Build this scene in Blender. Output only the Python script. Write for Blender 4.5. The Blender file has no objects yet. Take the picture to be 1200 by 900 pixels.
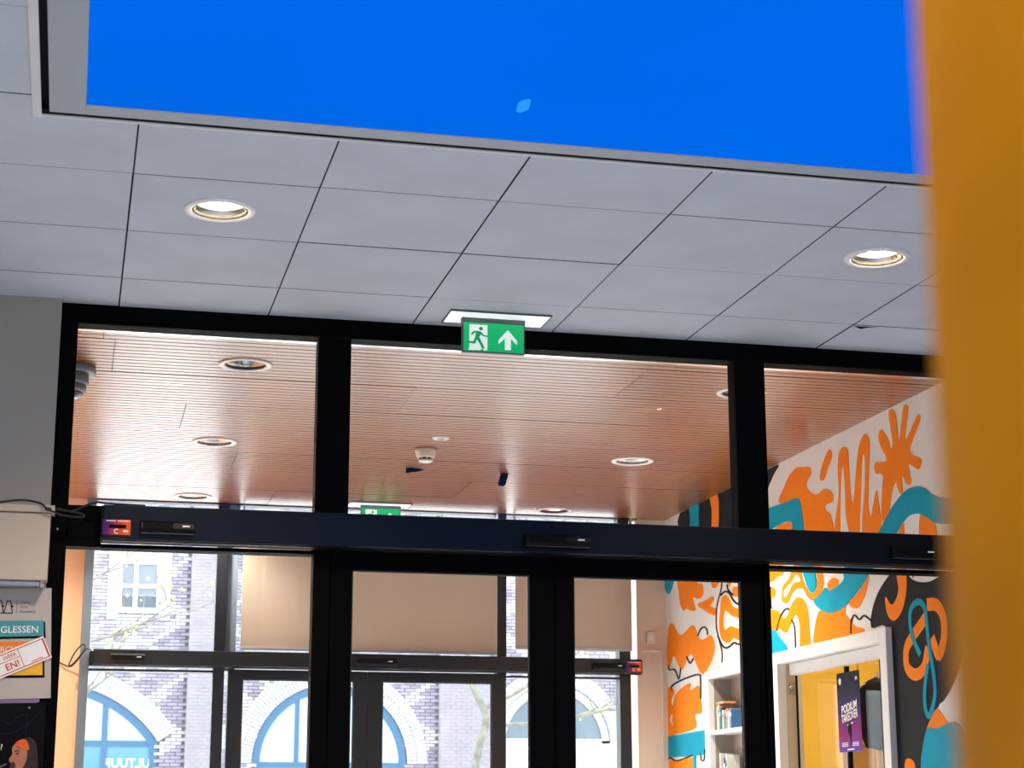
import bpy, bmesh, math, random
from mathutils import Matrix, Vector, Euler

random.seed(7)
scene = bpy.context.scene
COL = scene.collection

# ------------------------------------------------------------------ camera
cam_data = bpy.data.cameras.new('camera')
cam_data.sensor_width = 36.0
cam_data.lens = 2157.1 / 1200.0 * 36.0
cam_data.clip_start = 0.02
cam_data.clip_end = 400
cam_data.dof.use_dof = True
cam_data.dof.focus_distance = 8.6
cam_data.dof.aperture_fstop = 7.9
cam = bpy.data.objects.new('camera', cam_data)
COL.objects.link(cam)
YAW, PITCH, ROLL = -0.233086, 0.232757, 0.001098
RM = Matrix.Rotation(YAW, 3, 'Z') @ Matrix.Rotation(PITCH, 3, 'X') @ Matrix.Rotation(ROLL, 3, 'Y')
right, fwd, up = RM @ Vector((1, 0, 0)), RM @ Vector((0, 1, 0)), RM @ Vector((0, 0, 1))
M3 = Matrix((right, up, -fwd)).transposed()
cam.matrix_world = Matrix.Translation((0, 0, 1.15)) @ M3.to_4x4()
scene.camera = cam

# ------------------------------------------------------------------ sky, daylight, exposure
world = bpy.data.worlds.new('overcast_sky')
scene.world = world
world.use_nodes = True
bg = world.node_tree.nodes['Background']
bg.inputs['Color'].default_value = (0.92, 0.96, 1.0, 1)
bg.inputs['Strength'].default_value = 6.7


def area(name, loc, rot, sx, sy, watts, col):
    d = bpy.data.lights.new(name, 'AREA')
    d.shape = 'RECTANGLE'
    d.size, d.size_y, d.energy, d.color = sx, sy, watts, col
    o = bpy.data.objects.new(name, d)
    o.location, o.rotation_euler = loc, rot
    COL.objects.link(o)
    return o


# fill light added at the unseen window behind the camera
area('added_daylight_fill', (0.4, -4.06, 0.95), (math.radians(90), 0, 0), 2.3, 1.1, 62, (0.76, 0.88, 1.0))
# unseen lamp added to brighten the yellow office
area('added_office_fill', (5.0, 10.2, 2.70), (0, 0, 0), 1.2, 1.2, 42, (1.0, 0.86, 0.62))

vs = scene.view_settings
vs.view_transform = 'Standard'
vs.look = 'None'
vs.exposure = 0.3
vs.gamma = 1.0
vs.use_curve_mapping = False

H = 3.18            # both ceilings
YP = 7.36           # near glazed partition
YF = 12.10          # far glazed partition
XW = 3.965          # mural wall
YB = 39.9           # brick building front


# ------------------------------------------------------------------ materials
def lin(r, g, b):
    f = lambda c: c / 12.92 if c <= 0.04045 else ((c + 0.055) / 1.055) ** 2.4
    return (f(r / 255), f(g / 255), f(b / 255), 1)


def new_mat(name):
    m = bpy.data.materials.new(name)
    m.use_nodes = True
    nt = m.node_tree
    return m, nt, nt.nodes['Principled BSDF'], nt.nodes['Material Output']


def mat(name, rgb, rough=0.6, metal=0.0, spec=0.5, var=0.06, scale=6.0, bump=0.0, bump_scale=80.0,
        emit=0.0, detail=3.0, stretch=None):
    m, nt, b, out = new_mat(name)
    N, L = nt.nodes, nt.links
    tc = N.new('ShaderNodeTexCoord')
    mp = N.new('ShaderNodeMapping')
    if stretch:
        mp.inputs['Scale'].default_value = stretch
    L.new(tc.outputs['Object'], mp.inputs['Vector'])
    nz = N.new('ShaderNodeTexNoise')
    nz.inputs['Scale'].default_value = scale
    nz.inputs['Detail'].default_value = detail
    L.new(mp.outputs['Vector'], nz.inputs['Vector'])
    rmp = N.new('ShaderNodeValToRGB')
    c = Vector(rgb[:3])
    lo, hi = c * (1 - var), c * (1 + var)
    rmp.color_ramp.elements[0].position = 0.3
    rmp.color_ramp.elements[1].position = 0.7
    rmp.color_ramp.elements[0].color = (*[max(0, x) for x in lo], 1)
    rmp.color_ramp.elements[1].color = (*[min(1, x) for x in hi], 1)
    L.new(nz.outputs['Fac'], rmp.inputs['Fac'])
    L.new(rmp.outputs['Color'], b.inputs['Base Color'])
    b.inputs['Roughness'].default_value = rough
    b.inputs['Metallic'].default_value = metal
    b.inputs['Specular IOR Level'].default_value = spec
    if emit:
        L.new(rmp.outputs['Color'], b.inputs['Emission Color'])
        b.inputs['Emission Strength'].default_value = emit
    if bump:
        n2 = N.new('ShaderNodeTexNoise')
        n2.inputs['Scale'].default_value = bump_scale
        n2.inputs['Detail'].default_value = 4
        L.new(mp.outputs['Vector'], n2.inputs['Vector'])
        bp = N.new('ShaderNodeBump')
        bp.inputs['Strength'].default_value = bump
        bp.inputs['Distance'].default_value = 0.004
        L.new(n2.outputs['Fac'], bp.inputs['Height'])
        L.new(bp.outputs['Normal'], b.inputs['Normal'])
    return m


def glass_mat(name, tint=(1, 1, 1), refl=1.0, ior=1.5):
    m, nt, b, out = new_mat(name)
    N, L = nt.nodes, nt.links
    N.remove(b)
    t = N.new('ShaderNodeBsdfTransparent')
    t.inputs['Color'].default_value = (*tint, 1)
    g = N.new('ShaderNodeBsdfGlossy')
    g.inputs['Roughness'].default_value = 0.02
    g.inputs['Color'].default_value = (refl, refl, refl, 1)
    fr = N.new('ShaderNodeFresnel')
    geo = N.new('ShaderNodeNewGeometry')
    mi = N.new('ShaderNodeMapRange')          # same index from both sides of the thin pane
    mi.inputs['To Min'].default_value = ior
    mi.inputs['To Max'].default_value = 1.0 / ior
    L.new(geo.outputs['Backfacing'], mi.inputs['Value'])
    L.new(mi.outputs['Result'], fr.inputs['IOR'])
    mx = N.new('ShaderNodeMixShader')
    L.new(fr.outputs['Fac'], mx.inputs['Fac'])
    L.new(t.outputs['BSDF'], mx.inputs[1])
    L.new(g.outputs['BSDF'], mx.inputs[2])
    L.new(mx.outputs['Shader'], out.inputs['Surface'])
    return m


def wood_mat(name, dark, light, rough=0.32):
    m, nt, b, out = new_mat(name)
    N, L = nt.nodes, nt.links
    tc = N.new('ShaderNodeTexCoord')
    oi = N.new('ShaderNodeObjectInfo')
    ad = N.new('ShaderNodeVectorMath')
    ad.operation = 'ADD'
    L.new(tc.outputs['Object'], ad.inputs[0])
    L.new(oi.outputs['Random'], ad.inputs[1])
    mp = N.new('ShaderNodeMapping')
    mp.inputs['Scale'].default_value = (0.9, 22, 22)
    L.new(ad.outputs['Vector'], mp.inputs['Vector'])
    nz = N.new('ShaderNodeTexNoise')
    nz.inputs['Scale'].default_value = 3.0
    nz.inputs['Detail'].default_value = 6
    nz.inputs['Distortion'].default_value = 0.4
    L.new(mp.outputs['Vector'], nz.inputs['Vector'])
    r = N.new('ShaderNodeValToRGB')
    r.color_ramp.elements[0].position = 0.32
    r.color_ramp.elements[1].position = 0.7
    r.color_ramp.elements[0].color = dark
    r.color_ramp.elements[1].color = light
    L.new(nz.outputs['Fac'], r.inputs['Fac'])
    hs = N.new('ShaderNodeHueSaturation')
    mr = N.new('ShaderNodeMapRange')
    mr.inputs['To Min'].default_value = 0.9
    mr.inputs['To Max'].default_value = 1.1
    L.new(oi.outputs['Random'], mr.inputs['Value'])
    L.new(mr.outputs['Result'], hs.inputs['Value'])
    L.new(r.outputs['Color'], hs.inputs['Color'])
    L.new(hs.outputs['Color'], b.inputs['Base Color'])
    b.inputs['Roughness'].default_value = rough
    b.inputs['Specular IOR Level'].default_value = 0.2
    b.inputs['Coat IOR'].default_value = 1.75
    b.inputs['Coat Weight'].default_value = 1.0
    b.inputs['Coat Roughness'].default_value = 0.34
    return m


def cloth_mat(name, rgb, trans=0.45):
    m, nt, b, out = new_mat(name)
    N, L = nt.nodes, nt.links
    tc = N.new('ShaderNodeTexCoord')
    nz = N.new('ShaderNodeTexNoise')
    nz.inputs['Scale'].default_value = 160
    L.new(tc.outputs['Object'], nz.inputs['Vector'])
    r = N.new('ShaderNodeValToRGB')
    c = Vector(rgb[:3])
    r.color_ramp.elements[0].color = (*(c * 0.88), 1)
    r.color_ramp.elements[1].color = (*(c * 1.1), 1)
    L.new(nz.outputs['Fac'], r.inputs['Fac'])
    L.new(r.outputs['Color'], b.inputs['Base Color'])
    b.inputs['Roughness'].default_value = 0.8
    t = N.new('ShaderNodeBsdfTranslucent')
    L.new(r.outputs['Color'], t.inputs['Color'])
    mx = N.new('ShaderNodeMixShader')
    mx.inputs['Fac'].default_value = trans
    L.new(b.outputs['BSDF'], mx.inputs[1])
    L.new(t.outputs['BSDF'], mx.inputs[2])
    L.new(mx.outputs['Shader'], out.inputs['Surface'])
    return m


def ramp_print(name, stops, axis, lo, hi, rough=0.5, emit=0.0):
    """flat print: colours along one object axis"""
    m, nt, b, out = new_mat(name)
    N, L = nt.nodes, nt.links
    tc = N.new('ShaderNodeTexCoord')
    sp = N.new('ShaderNodeSeparateXYZ')
    L.new(tc.outputs['Object'], sp.inputs['Vector'])
    nz = N.new('ShaderNodeTexNoise')
    nz.inputs['Scale'].default_value = 9
    L.new(tc.outputs['Object'], nz.inputs['Vector'])
    mr = N.new('ShaderNodeMapRange')
    mr.inputs['From Min'].default_value = lo
    mr.inputs['From Max'].default_value = hi
    L.new(sp.outputs['XYZ'.index(axis)], mr.inputs['Value'])
    ma = N.new('ShaderNodeMath')
    ma.operation = 'MULTIPLY_ADD'
    ma.inputs[1].default_value = 0.35
    L.new(nz.outputs['Fac'], ma.inputs[0])
    sb = N.new('ShaderNodeMath')
    sb.operation = 'SUBTRACT'
    sb.inputs[1].default_value = 0.175
    L.new(mr.outputs['Result'], ma.inputs[2])
    L.new(ma.outputs['Value'], sb.inputs[0])
    r = N.new('ShaderNodeValToRGB')
    cr = r.color_ramp
    while len(cr.elements) < len(stops):
        cr.elements.new(0.5)
    for e, (p, c) in zip(cr.elements, stops):
        e.position, e.color = p, c
    L.new(sb.outputs['Value'], r.inputs['Fac'])
    L.new(r.outputs['Color'], b.inputs['Base Color'])
    b.inputs['Roughness'].default_value = rough
    b.inputs['Specular IOR Level'].default_value = 0.12
    return m


M = {
    'tile': mat('ceiling_tile_grey', lin(205, 215, 227), 0.85, var=0.05, scale=3, bump=0.25, bump_scale=220),
    'tile_edge': mat('tile_edge_dark', (0.03, 0.03, 0.032, 1), 0.9),
    'plenum': mat('plenum_black', (0.012, 0.012, 0.013, 1), 0.9),
    'frame_grey': mat('panel_frame_grey', lin(176, 186, 196), 0.6, var=0.03),
    'trim_white': mat('trim_white', lin(236, 236, 236), 0.5, var=0.02),
    'white': mat('white_paint', lin(235, 235, 235), 0.5, var=0.02),
    'offwhite': mat('white_plaster_wall', lin(166, 161, 153), 0.8, var=0.03, scale=2.5, bump=0.15),
    'mural_white': mat('mural_white_wall', lin(234, 233, 234), 0.8, spec=0.15, var=0.03, scale=5, bump=0.2, bump_scale=60),
    'orange': mat('mural_orange', lin(255, 138, 0), 0.7, spec=0.12, var=0.05, scale=8),
    'teal': mat('mural_teal', lin(0, 160, 192), 0.7, spec=0.12, var=0.06, scale=8),
    'black_paint': mat('mural_black', (0.010, 0.009, 0.011, 1), 0.7, spec=0.12, var=0.1),
    'pier': mat('pier_plaster', lin(226, 204, 182), 0.75, var=0.04, scale=2.5),
    'peach': mat('peach_wall', lin(250, 208, 168), 0.7, var=0.04, scale=2.5),
    'black': mat('black_aluminium', (0.0016, 0.0016, 0.002, 1), 0.65, spec=0.05, var=0.15, scale=3),
    'beam': mat('header_dark_metal', (0.0004, 0.0016, 0.0045, 1), 0.30, spec=0.32, var=0.12, scale=3),
    'far_frame': mat('dark_aluminium', (0.006, 0.007, 0.008, 1), 0.4, var=0.12, scale=3),
    'blue_grey': mat('blue_grey_aluminium', lin(110, 125, 140), 0.45, var=0.06),
    'rubber': mat('black_rubber', (0.01, 0.01, 0.01, 1), 0.6),
    'plastic': mat('black_plastic', (0.002, 0.002, 0.003, 1), 0.45, spec=0.15, var=0.1),
    'lens': mat('sensor_lens', (0.006, 0.005, 0.004, 1), 0.6, spec=0.05),
    'chrome': mat('polished_reflector', (0.86, 0.84, 0.80, 1), 0.16, metal=1.0, var=0.03, scale=30),
    'lamp_warm': mat('lamp_warm', (1.0, 0.80, 0.50, 1), 0.5, emit=160.0, var=0.02),
    'ring_white': mat('ring_white', lin(253, 253, 253), 0.35, var=0.01),
    'diffuser': mat('lamp_diffuser', (1.0, 0.80, 0.42, 1), 0.4, emit=3.4, var=0.5, scale=55),
    'lamp_dim': mat('lamp_dim_warm', (1.0, 0.74, 0.42, 1), 0.5, emit=3.0, var=0.02),
    'blue': mat('backlit_blue_film', lin(0, 102, 230), 0.5, emit=0.80, var=0.05, scale=0.7, spec=0.0),
    'trim_alu': mat('bright_aluminium_bead', (0.93, 0.94, 0.96, 1), 0.22, metal=1.0, var=0.02),
    'print_purple': mat('print_purple', lin(128, 104, 136), 0.6),
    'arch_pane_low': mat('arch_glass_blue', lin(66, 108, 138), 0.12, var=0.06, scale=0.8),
    'blue_mark': mat('blue_film_scuff', lin(40, 135, 240), 0.5, emit=0.7, spec=0.0, var=0.02),
    'green': mat('exit_green', lin(0, 168, 98), 0.4, emit=0.48, var=0.03),
    'exit_white': mat('exit_white', lin(225, 240, 230), 0.4, emit=0.42, var=0.02),
    'exit_green_figure': mat('exit_green_figure', lin(0, 140, 85), 0.4, emit=0.45, var=0.02),
    'sign_grey': mat('sign_grey', lin(92, 104, 102), 0.45, var=0.04),
    'tray': mat('light_tray_white', lin(240, 243, 245), 0.3, emit=0.55, var=0.01),
    'blind': cloth_mat('beige_blind_cloth', lin(204, 189, 174), 0.22),
    'alu': mat('pale_aluminium', lin(190, 196, 205), 0.35, metal=0.4, var=0.03),
    'wood': wood_mat('oak_slats', lin(126, 66, 5), lin(172, 100, 14)),
    'glass': glass_mat('clear_glass', (0.97, 0.98, 0.98), ior=1.28),
    'glass_office': glass_mat('office_glass', (0.97, 0.98, 0.97), ior=1.07),
    'glass_far': glass_mat('outer_glass', (0.97, 0.98, 0.98), ior=1.3),
    'floor': mat('pale_stone_floor', lin(226, 232, 240), 0.45, var=0.08, scale=2),
    'paving': mat('pale_paving', lin(190, 188, 184), 0.8, var=0.08, scale=1),
    'ochre': mat('ochre_coating', lin(205, 136, 14), 0.7, spec=0.12, var=0.22, scale=7, detail=2),
    'dome_grey': mat('camera_grey', lin(120, 124, 130), 0.45, var=0.04),
    'dome_dark': mat('camera_bubble', (0.05, 0.05, 0.06, 1), 0.08),
    'cream': mat('cream_plastic', lin(222, 214, 200), 0.5, var=0.03),
    'screen_case': mat('screen_case_white', lin(190, 176, 160), 0.6, var=0.03),
    'paper': mat('poster_paper', lin(184, 174, 167), 0.7, var=0.03),
    'print_black': mat('print_black', (0.004, 0.004, 0.006, 1), 0.7, spec=0.08),
    'print_grey': mat('print_grey', lin(84, 82, 82), 0.6),
    'print_teal': mat('print_teal', lin(62, 150, 160), 0.6),
    'print_orange': mat('print_orange', lin(235, 128, 30), 0.6),
    'print_yellow': mat('print_yellow', lin(238, 176, 26), 0.6),
    'print_red': mat('print_red', lin(205, 62, 25), 0.6),
    'print_white': mat('print_white', lin(240, 238, 235), 0.6),
    'skin': mat('print_skin', lin(178, 112, 82), 0.6, var=0.12, scale=30),
    'hair': mat('print_hair', lin(38, 24, 22), 0.7, var=0.3, scale=60),
    'band': mat('print_headband', lin(226, 92, 34), 0.7, var=0.2, scale=50),
    'pr_mouth': mat('print_mouth', lin(74, 18, 22), 0.7),
    'navy': mat('print_navy_line', lin(36, 52, 70), 0.7, spec=0.1),
    'yellow_wall': mat('yellow_wall', lin(236, 198, 66), 0.7, var=0.05, scale=2),
    'tan_panel': mat('tan_panel', lin(206, 160, 100), 0.6, var=0.05),
    'cheek': mat('beige_reveal', lin(205, 186, 160), 0.65, var=0.04),
    'steel': mat('steel_bracket', lin(170, 165, 158), 0.35, metal=0.7),
    'shelf_in': mat('shelf_grey_beige', lin(160, 150, 140), 0.7, var=0.04),
    'dark_cloth': mat('dark_shaggy_cloth', (0.010, 0.008, 0.007, 1), 1.0, spec=0.0, var=0.5, scale=40, bump=1.0, bump_scale=120),
    'b_purple': mat('brick_mauve', lin(112, 108, 122), 0.85, var=0.18, scale=3),
    'b_dark': mat('brick_violet_grey', lin(100, 96, 109), 0.85, var=0.18, scale=3),
    'b_white': mat('brick_white_glazed', lin(134, 134, 137), 0.6, var=0.05, scale=3),
    'b_pale': mat('brick_pale_pink', lin(114, 109, 116), 0.85, var=0.1, scale=3),
    'mortar': mat('mortar_pale', lin(138, 137, 141), 0.9, var=0.06),
    'arch_blue': mat('arch_frame_blue', lin(22, 68, 98), 0.5, var=0.05),
    'arch_pane': mat('arch_glass_painted_sky', lin(128, 152, 168), 0.12, var=0.06, scale=0.8),  # pale blue base imitates the sky reflected in the glass
    'arch_pane_dark': mat('arch_glass_dark', lin(56, 72, 84), 0.1, var=0.2, scale=1.2),
    'house_pane': mat('sash_glass', lin(40, 50, 62), 0.1, var=0.3, scale=2),
    'blind_grey': mat('sash_pale_blind', lin(90, 96, 104), 0.6, var=0.04),
    'bark': mat('pale_bark', lin(96, 94, 86), 0.9, var=0.35, scale=9),
    'bud': mat('spring_buds', lin(140, 152, 84), 0.8, var=0.2, scale=10),
}
# the film itself is dark: what one sees is the light behind it
nt_ = M['blue'].node_tree
nt_.links.remove(nt_.nodes['Principled BSDF'].inputs['Base Color'].links[0])
nt_.nodes['Principled BSDF'].inputs['Base Color'].default_value = (0.0, 0.02, 0.08, 1)
M['sticker'] = ramp_print('sticker_purple_orange', [(0.15, lin(86, 36, 110)), (0.5, lin(190, 60, 60)), (0.8, lin(232, 96, 40))], 'X', -0.053, 0.053)
M['event'] = ramp_print('event_poster', [(0.0, lin(84, 60, 160)), (0.22, lin(128, 16, 100)), (0.48, lin(52, 22, 96)), (0.75, lin(20, 10, 38)), (1.0, lin(8, 6, 16))], 'Z', -0.21, 0.21, rough=0.6)


# ------------------------------------------------------------------ builders
WLOC = {}


class MB:
    def __init__(s):
        s.v, s.f, s.m = [], [], []

    def add(s, vs_, fs, m=0):
        k = len(s.v)
        s.v += [tuple(p) for p in vs_]
        s.f += [tuple(k + i for i in f) for f in fs]
        s.m += [m] * len(fs)
        return s

    def box(s, x0, x1, y0, y1, z0, z1, m=0):
        return s.add([(x0, y0, z0), (x1, y0, z0), (x1, y1, z0), (x0, y1, z0), (x0, y0, z1), (x1, y0, z1), (x1, y1, z1), (x0, y1, z1)],
                     [(0, 3, 2, 1), (4, 5, 6, 7), (0, 1, 5, 4), (1, 2, 6, 5), (2, 3, 7, 6), (3, 0, 4, 7)], m)

    def prism(s, pts, off, m=0):
        off = Vector(off)
        n = len(pts)
        vs_ = [Vector(p) for p in pts] + [Vector(p) + off for p in pts]
        fs = [tuple(range(n)), tuple(range(2 * n - 1, n - 1, -1))]
        fs += [(i, (i + 1) % n, n + (i + 1) % n, n + i) for i in range(n)]
        return s.add(vs_, fs, m)

    def tube(s, pts, r, n=8, m=0):
        pts = [Vector(p) for p in pts]
        rs = r if isinstance(r, (list, tuple)) else [r] * len(pts)
        vs_, fs = [], []
        ref = Vector((0.31, 0.27, 0.91)).normalized()
        for i, p in enumerate(pts):
            d = (pts[min(i + 1, len(pts) - 1)] - pts[max(i - 1, 0)])
            d = d.normalized() if d.length > 1e-9 else Vector((0, 0, 1))
            a = d.cross(ref)
            if a.length < 0.05:
                a = d.cross(Vector((1, 0, 0)))
            a.normalize()
            b = d.cross(a)
            for k in range(n):
                t = 2 * math.pi * k / n
                vs_.append(p + (a * math.cos(t) + b * math.sin(t)) * rs[i])
        for i in range(len(pts) - 1):
            for k in range(n):
                k2 = (k + 1) % n
                fs.append((i * n + k, i * n + k2, (i + 1) * n + k2, (i + 1) * n + k))
        fs.append(tuple(range(n - 1, -1, -1)))
        fs.append(tuple(range((len(pts) - 1) * n, len(pts) * n)))
        return s.add(vs_, fs, m)

    def lathe(s, prof, c=(0, 0, 0), n=40, m=0, close=True):
        vs_, fs = [], []
        for r, z in prof:
            for k in range(n):
                t = 2 * math.pi * k / n
                vs_.append((c[0] + r * math.cos(t), c[1] + r * math.sin(t), c[2] + z))
        q = len(prof)
        rng = range(q) if close else range(q - 1)
        for i in rng:
            j = (i + 1) % q
            for k in range(n):
                k2 = (k + 1) % n
                fs.append((i * n + k, i * n + k2, j * n + k2, j * n + k))
        if not close:
            fs.append(tuple(range(n - 1, -1, -1)))
            fs.append(tuple(range((q - 1) * n, q * n)))
        return s.add(vs_, fs, m)

    def mesh(s, name, mats, org, smooth=False):
        me = bpy.data.meshes.new(name)
        o = Vector(org)
        me.from_pydata([tuple(Vector(p) - o) for p in s.v], [], s.f)
        for mm in mats:
            me.materials.append(mm)
        me.polygons.foreach_set('material_index', s.m)
        bm = bmesh.new()
        bm.from_mesh(me)
        bmesh.ops.recalc_face_normals(bm, faces=bm.faces)
        bm.to_mesh(me)
        bm.free()
        if smooth:
            for p in me.polygons:
                p.use_smooth = len(p.vertices) == 4
        me.update()
        return me

    def build(s, name, mats, parent=None, bevel=0.0, smooth=False, label=None, cat=None, group=None, kind=None, base=False):
        if not isinstance(mats, (list, tuple)):
            mats = [mats]
        mats = [M[x] if isinstance(x, str) else x for x in mats]
        lo = [min(p[i] for p in s.v) for i in range(3)]
        hi = [max(p[i] for p in s.v) for i in range(3)]
        org = Vector([(lo[i] + hi[i]) / 2 for i in range(3)])
        if base:
            org.z = lo[2]
        me = s.mesh(name, mats, org, smooth)
        return link(name, me, org, parent, bevel, label, cat, group, kind)


def link(name, me, org, parent=None, bevel=0.0, label=None, cat=None, group=None, kind=None):
    ob = bpy.data.objects.new(name, me)
    COL.objects.link(ob)
    org = Vector(org)
    WLOC[ob.name] = org
    if parent is not None:
        ob.parent = parent
        ob.location = org - WLOC[parent.name]
    else:
        ob.location = org
    if bevel:
        b = ob.modifiers.new('bevel', 'BEVEL')
        b.width, b.segments, b.limit_method = bevel, 2, 'ANGLE'
        b.harden_normals = False
    tag(ob, label, cat, group, kind)
    return ob


def tag(o, label=None, cat=None, group=None, kind=None):
    for k, v in (('label', label), ('category', cat), ('group', group), ('kind', kind)):
        if v:
            o[k] = v
    return o


def thing(name, loc, label=None, cat=None, group=None, kind=None):
    e = bpy.data.objects.new(name, None)
    e.empty_display_size = 0.1
    COL.objects.link(e)
    e.location = loc
    WLOC[e.name] = Vector(loc)
    return tag(e, label, cat, group, kind)


def part(name, m, parent, *boxes, bevel=0.0, label=None):
    b = MB()
    for q in boxes:
        b.box(*q)
    return b.build(name, m, parent, bevel=bevel, label=label)


def spline(pts, closed=True, sub=5):
    n = len(pts)
    out = []
    for i in range(n if closed else n - 1):
        if closed:
            p = [pts[(i + k - 1) % n] for k in range(4)]
        else:
            p = [pts[max(0, min(n - 1, i + k - 1))] for k in range(4)]
        for j in range(sub):
            t = j / sub
            out.append(tuple(0.5 * (2 * b + (c - a) * t + (2 * a - 5 * b + 4 * c - d) * t * t + (3 * b - a - 3 * c + d) * t ** 3)
                             for a, b, c, d in zip(*p)))
    if not closed:
        out.append(tuple(pts[-1]))
    return out


def stroke(pts, w):
    L_, R_ = [], []
    for i, p in enumerate(pts):
        a, b = Vector(pts[max(0, i - 1)]), Vector(pts[min(len(pts) - 1, i + 1)])
        d = (b - a)
        d = d.normalized() if d.length > 1e-9 else Vector((1, 0))
        n = Vector((-d.y, d.x)) * (w / 2)
        L_.append(tuple(Vector(p) + n))
        R_.append(tuple(Vector(p) - n))
    return L_, R_


def text(name, body, m, parent, org, u, v, size, align='LEFT', width=None, thick=0.0006, shear=0.0, bold=0.0, label=None):
    """lettering on a flat surface: org is the baseline start (or centre), u the reading direction, v up"""
    cu = bpy.data.curves.new(name, 'FONT')
    cu.body, cu.size, cu.align_x, cu.extrude, cu.shear = body, 1.0, align, 0.0, shear
    cu.offset = bold
    cu.resolution_u = 3
    tmp = bpy.data.objects.new(name, cu)
    COL.objects.link(tmp)
    me = bpy.data.meshes.new_from_object(tmp.evaluated_get(bpy.context.evaluated_depsgraph_get()))
    bpy.data.objects.remove(tmp)
    bpy.data.curves.remove(cu)
    xs = [p.co.x for p in me.vertices]
    sx = size if width is None else width / (max(xs) - min(xs))
    u, v = Vector(u).normalized(), Vector(v).normalized()
    w = u.cross(v)
    org = Vector(org)
    for p in me.vertices:
        p.co = u * (p.co.x * sx) + v * (p.co.y * size) + w * thick
    me.materials.clear()
    me.materials.append(M[m])
    return link(name, me, org, parent, label=label)


def cut_hole(ob, x, y, r):
    mb = MB().lathe([(r, 3.0), (r, 3.4)], (x, y, 0), n=48, close=False)
    me = mb.mesh('cutter', [], (0, 0, 0))
    c = bpy.data.objects.new('cutter', me)
    COL.objects.link(c)
    md = ob.modifiers.new('hole', 'BOOLEAN')
    md.object, md.operation, md.solver = c, 'DIFFERENCE', 'EXACT'
    bpy.context.view_layer.update()
    old = ob.data
    new = bpy.data.meshes.new_from_object(ob.evaluated_get(bpy.context.evaluated_depsgraph_get()))
    ob.modifiers.remove(md)
    new.name = old.name
    ob.data = new
    bpy.data.objects.remove(c)
    bpy.data.meshes.remove(me)


# ================================================================== STRUCTURE
# floors
MB().box(-3.6, 4.9, -4.2, 12.3, -0.15, 0).build('floor', 'floor', kind='structure', label='pale stone floor of lobby and entrance porch')
MB().box(-20, 30, 12.3, 60, -0.25, -0.05).build('floor_street', 'paving', kind='structure', label='pale paved street outside the glass front')
# roof slab over everything (keeps the sky out of the ceilings)
MB().box(-3.9, 7.0, -4.4, 12.35, 3.42, 3.7).build('ceiling_slab', 'plenum', kind='structure', label='dark concrete slab above both suspended ceilings')

# lobby walls, with an added window opening in the back one
b = MB()
b.box(-3.6, -0.8, -4.2, -4.0, 0, 3.42).box(1.6, 4.9, -4.2, -4.0, 0, 3.42).box(-0.8, 1.6, -4.2, -4.0, 0, 0.35).box(-0.8, 1.6, -4.2, -4.0, 1.55, 3.42)
b.build('wall_back', 'offwhite', kind='structure', label='off-white back wall of the lobby with an added window')
MB().box(-3.7, -3.5, -4.2, 7.6, 0, 3.42).build('wall_left', 'offwhite', kind='structure', label='off-white plain side wall of the lobby')
MB().box(4.8, 4.95, -4.2, 7.4, 0, 3.42).build('wall_lobby_right', 'offwhite', kind='structure', label='off-white side wall of the lobby beyond the ochre column')
MB().box(-3.6, -0.113, 7.30, 7.46, 0, 3.3).build('wall_front_left', 'offwhite', kind='structure', label='grey-white wall beside the black glazed partition')
MB().box(3.965, 4.8, 7.38, 7.50, 0, 3.42).build('wall_front_right', 'offwhite', kind='structure', label='off-white wall at the right end of the glazed partition')
# porch: side wall, piers at the street side
MB().box(-1.0, -0.85, 7.46, 12.3, 0, 3.42).build('wall_porch_left', 'peach', kind='structure', label='peach side wall of the entrance porch')
MB().box(-0.85, 0.046, 12.11, 12.3, 0, 3.42).build('wall_pier_left', 'peach', kind='structure', label='peach wall pier beside the outer glass front')
MB().box(3.752, XW + 0.12, 12.11, 12.3, 0, 3.42).build('wall_pier_right', 'pier', kind='structure', label='narrow off-white pier between outer glass front and mural wall')

# mural wall with the counter window and the leaflet niche cut out of it
b = MB()
x0, x1 = XW, XW + 0.12
b.box(x0, x1, 7.46, 12.11, 2.03, 3.42)
b.box(x0, x1, 7.46, 8.59, 0, 2.03)
b.box(x0, x1, 10.01, 10.33, 0, 2.03)
b.box(x0, x1, 11.22, 12.11, 0, 2.03)
b.box(x0, x1, 8.59, 10.01, 0, 0.95)
b.box(x0, x1, 10.33, 11.22, 0, 0.25)
wall_right = b.build('wall_right', 'mural_white', kind='structure', label='white porch wall painted with orange, teal and black mural shapes')

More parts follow.
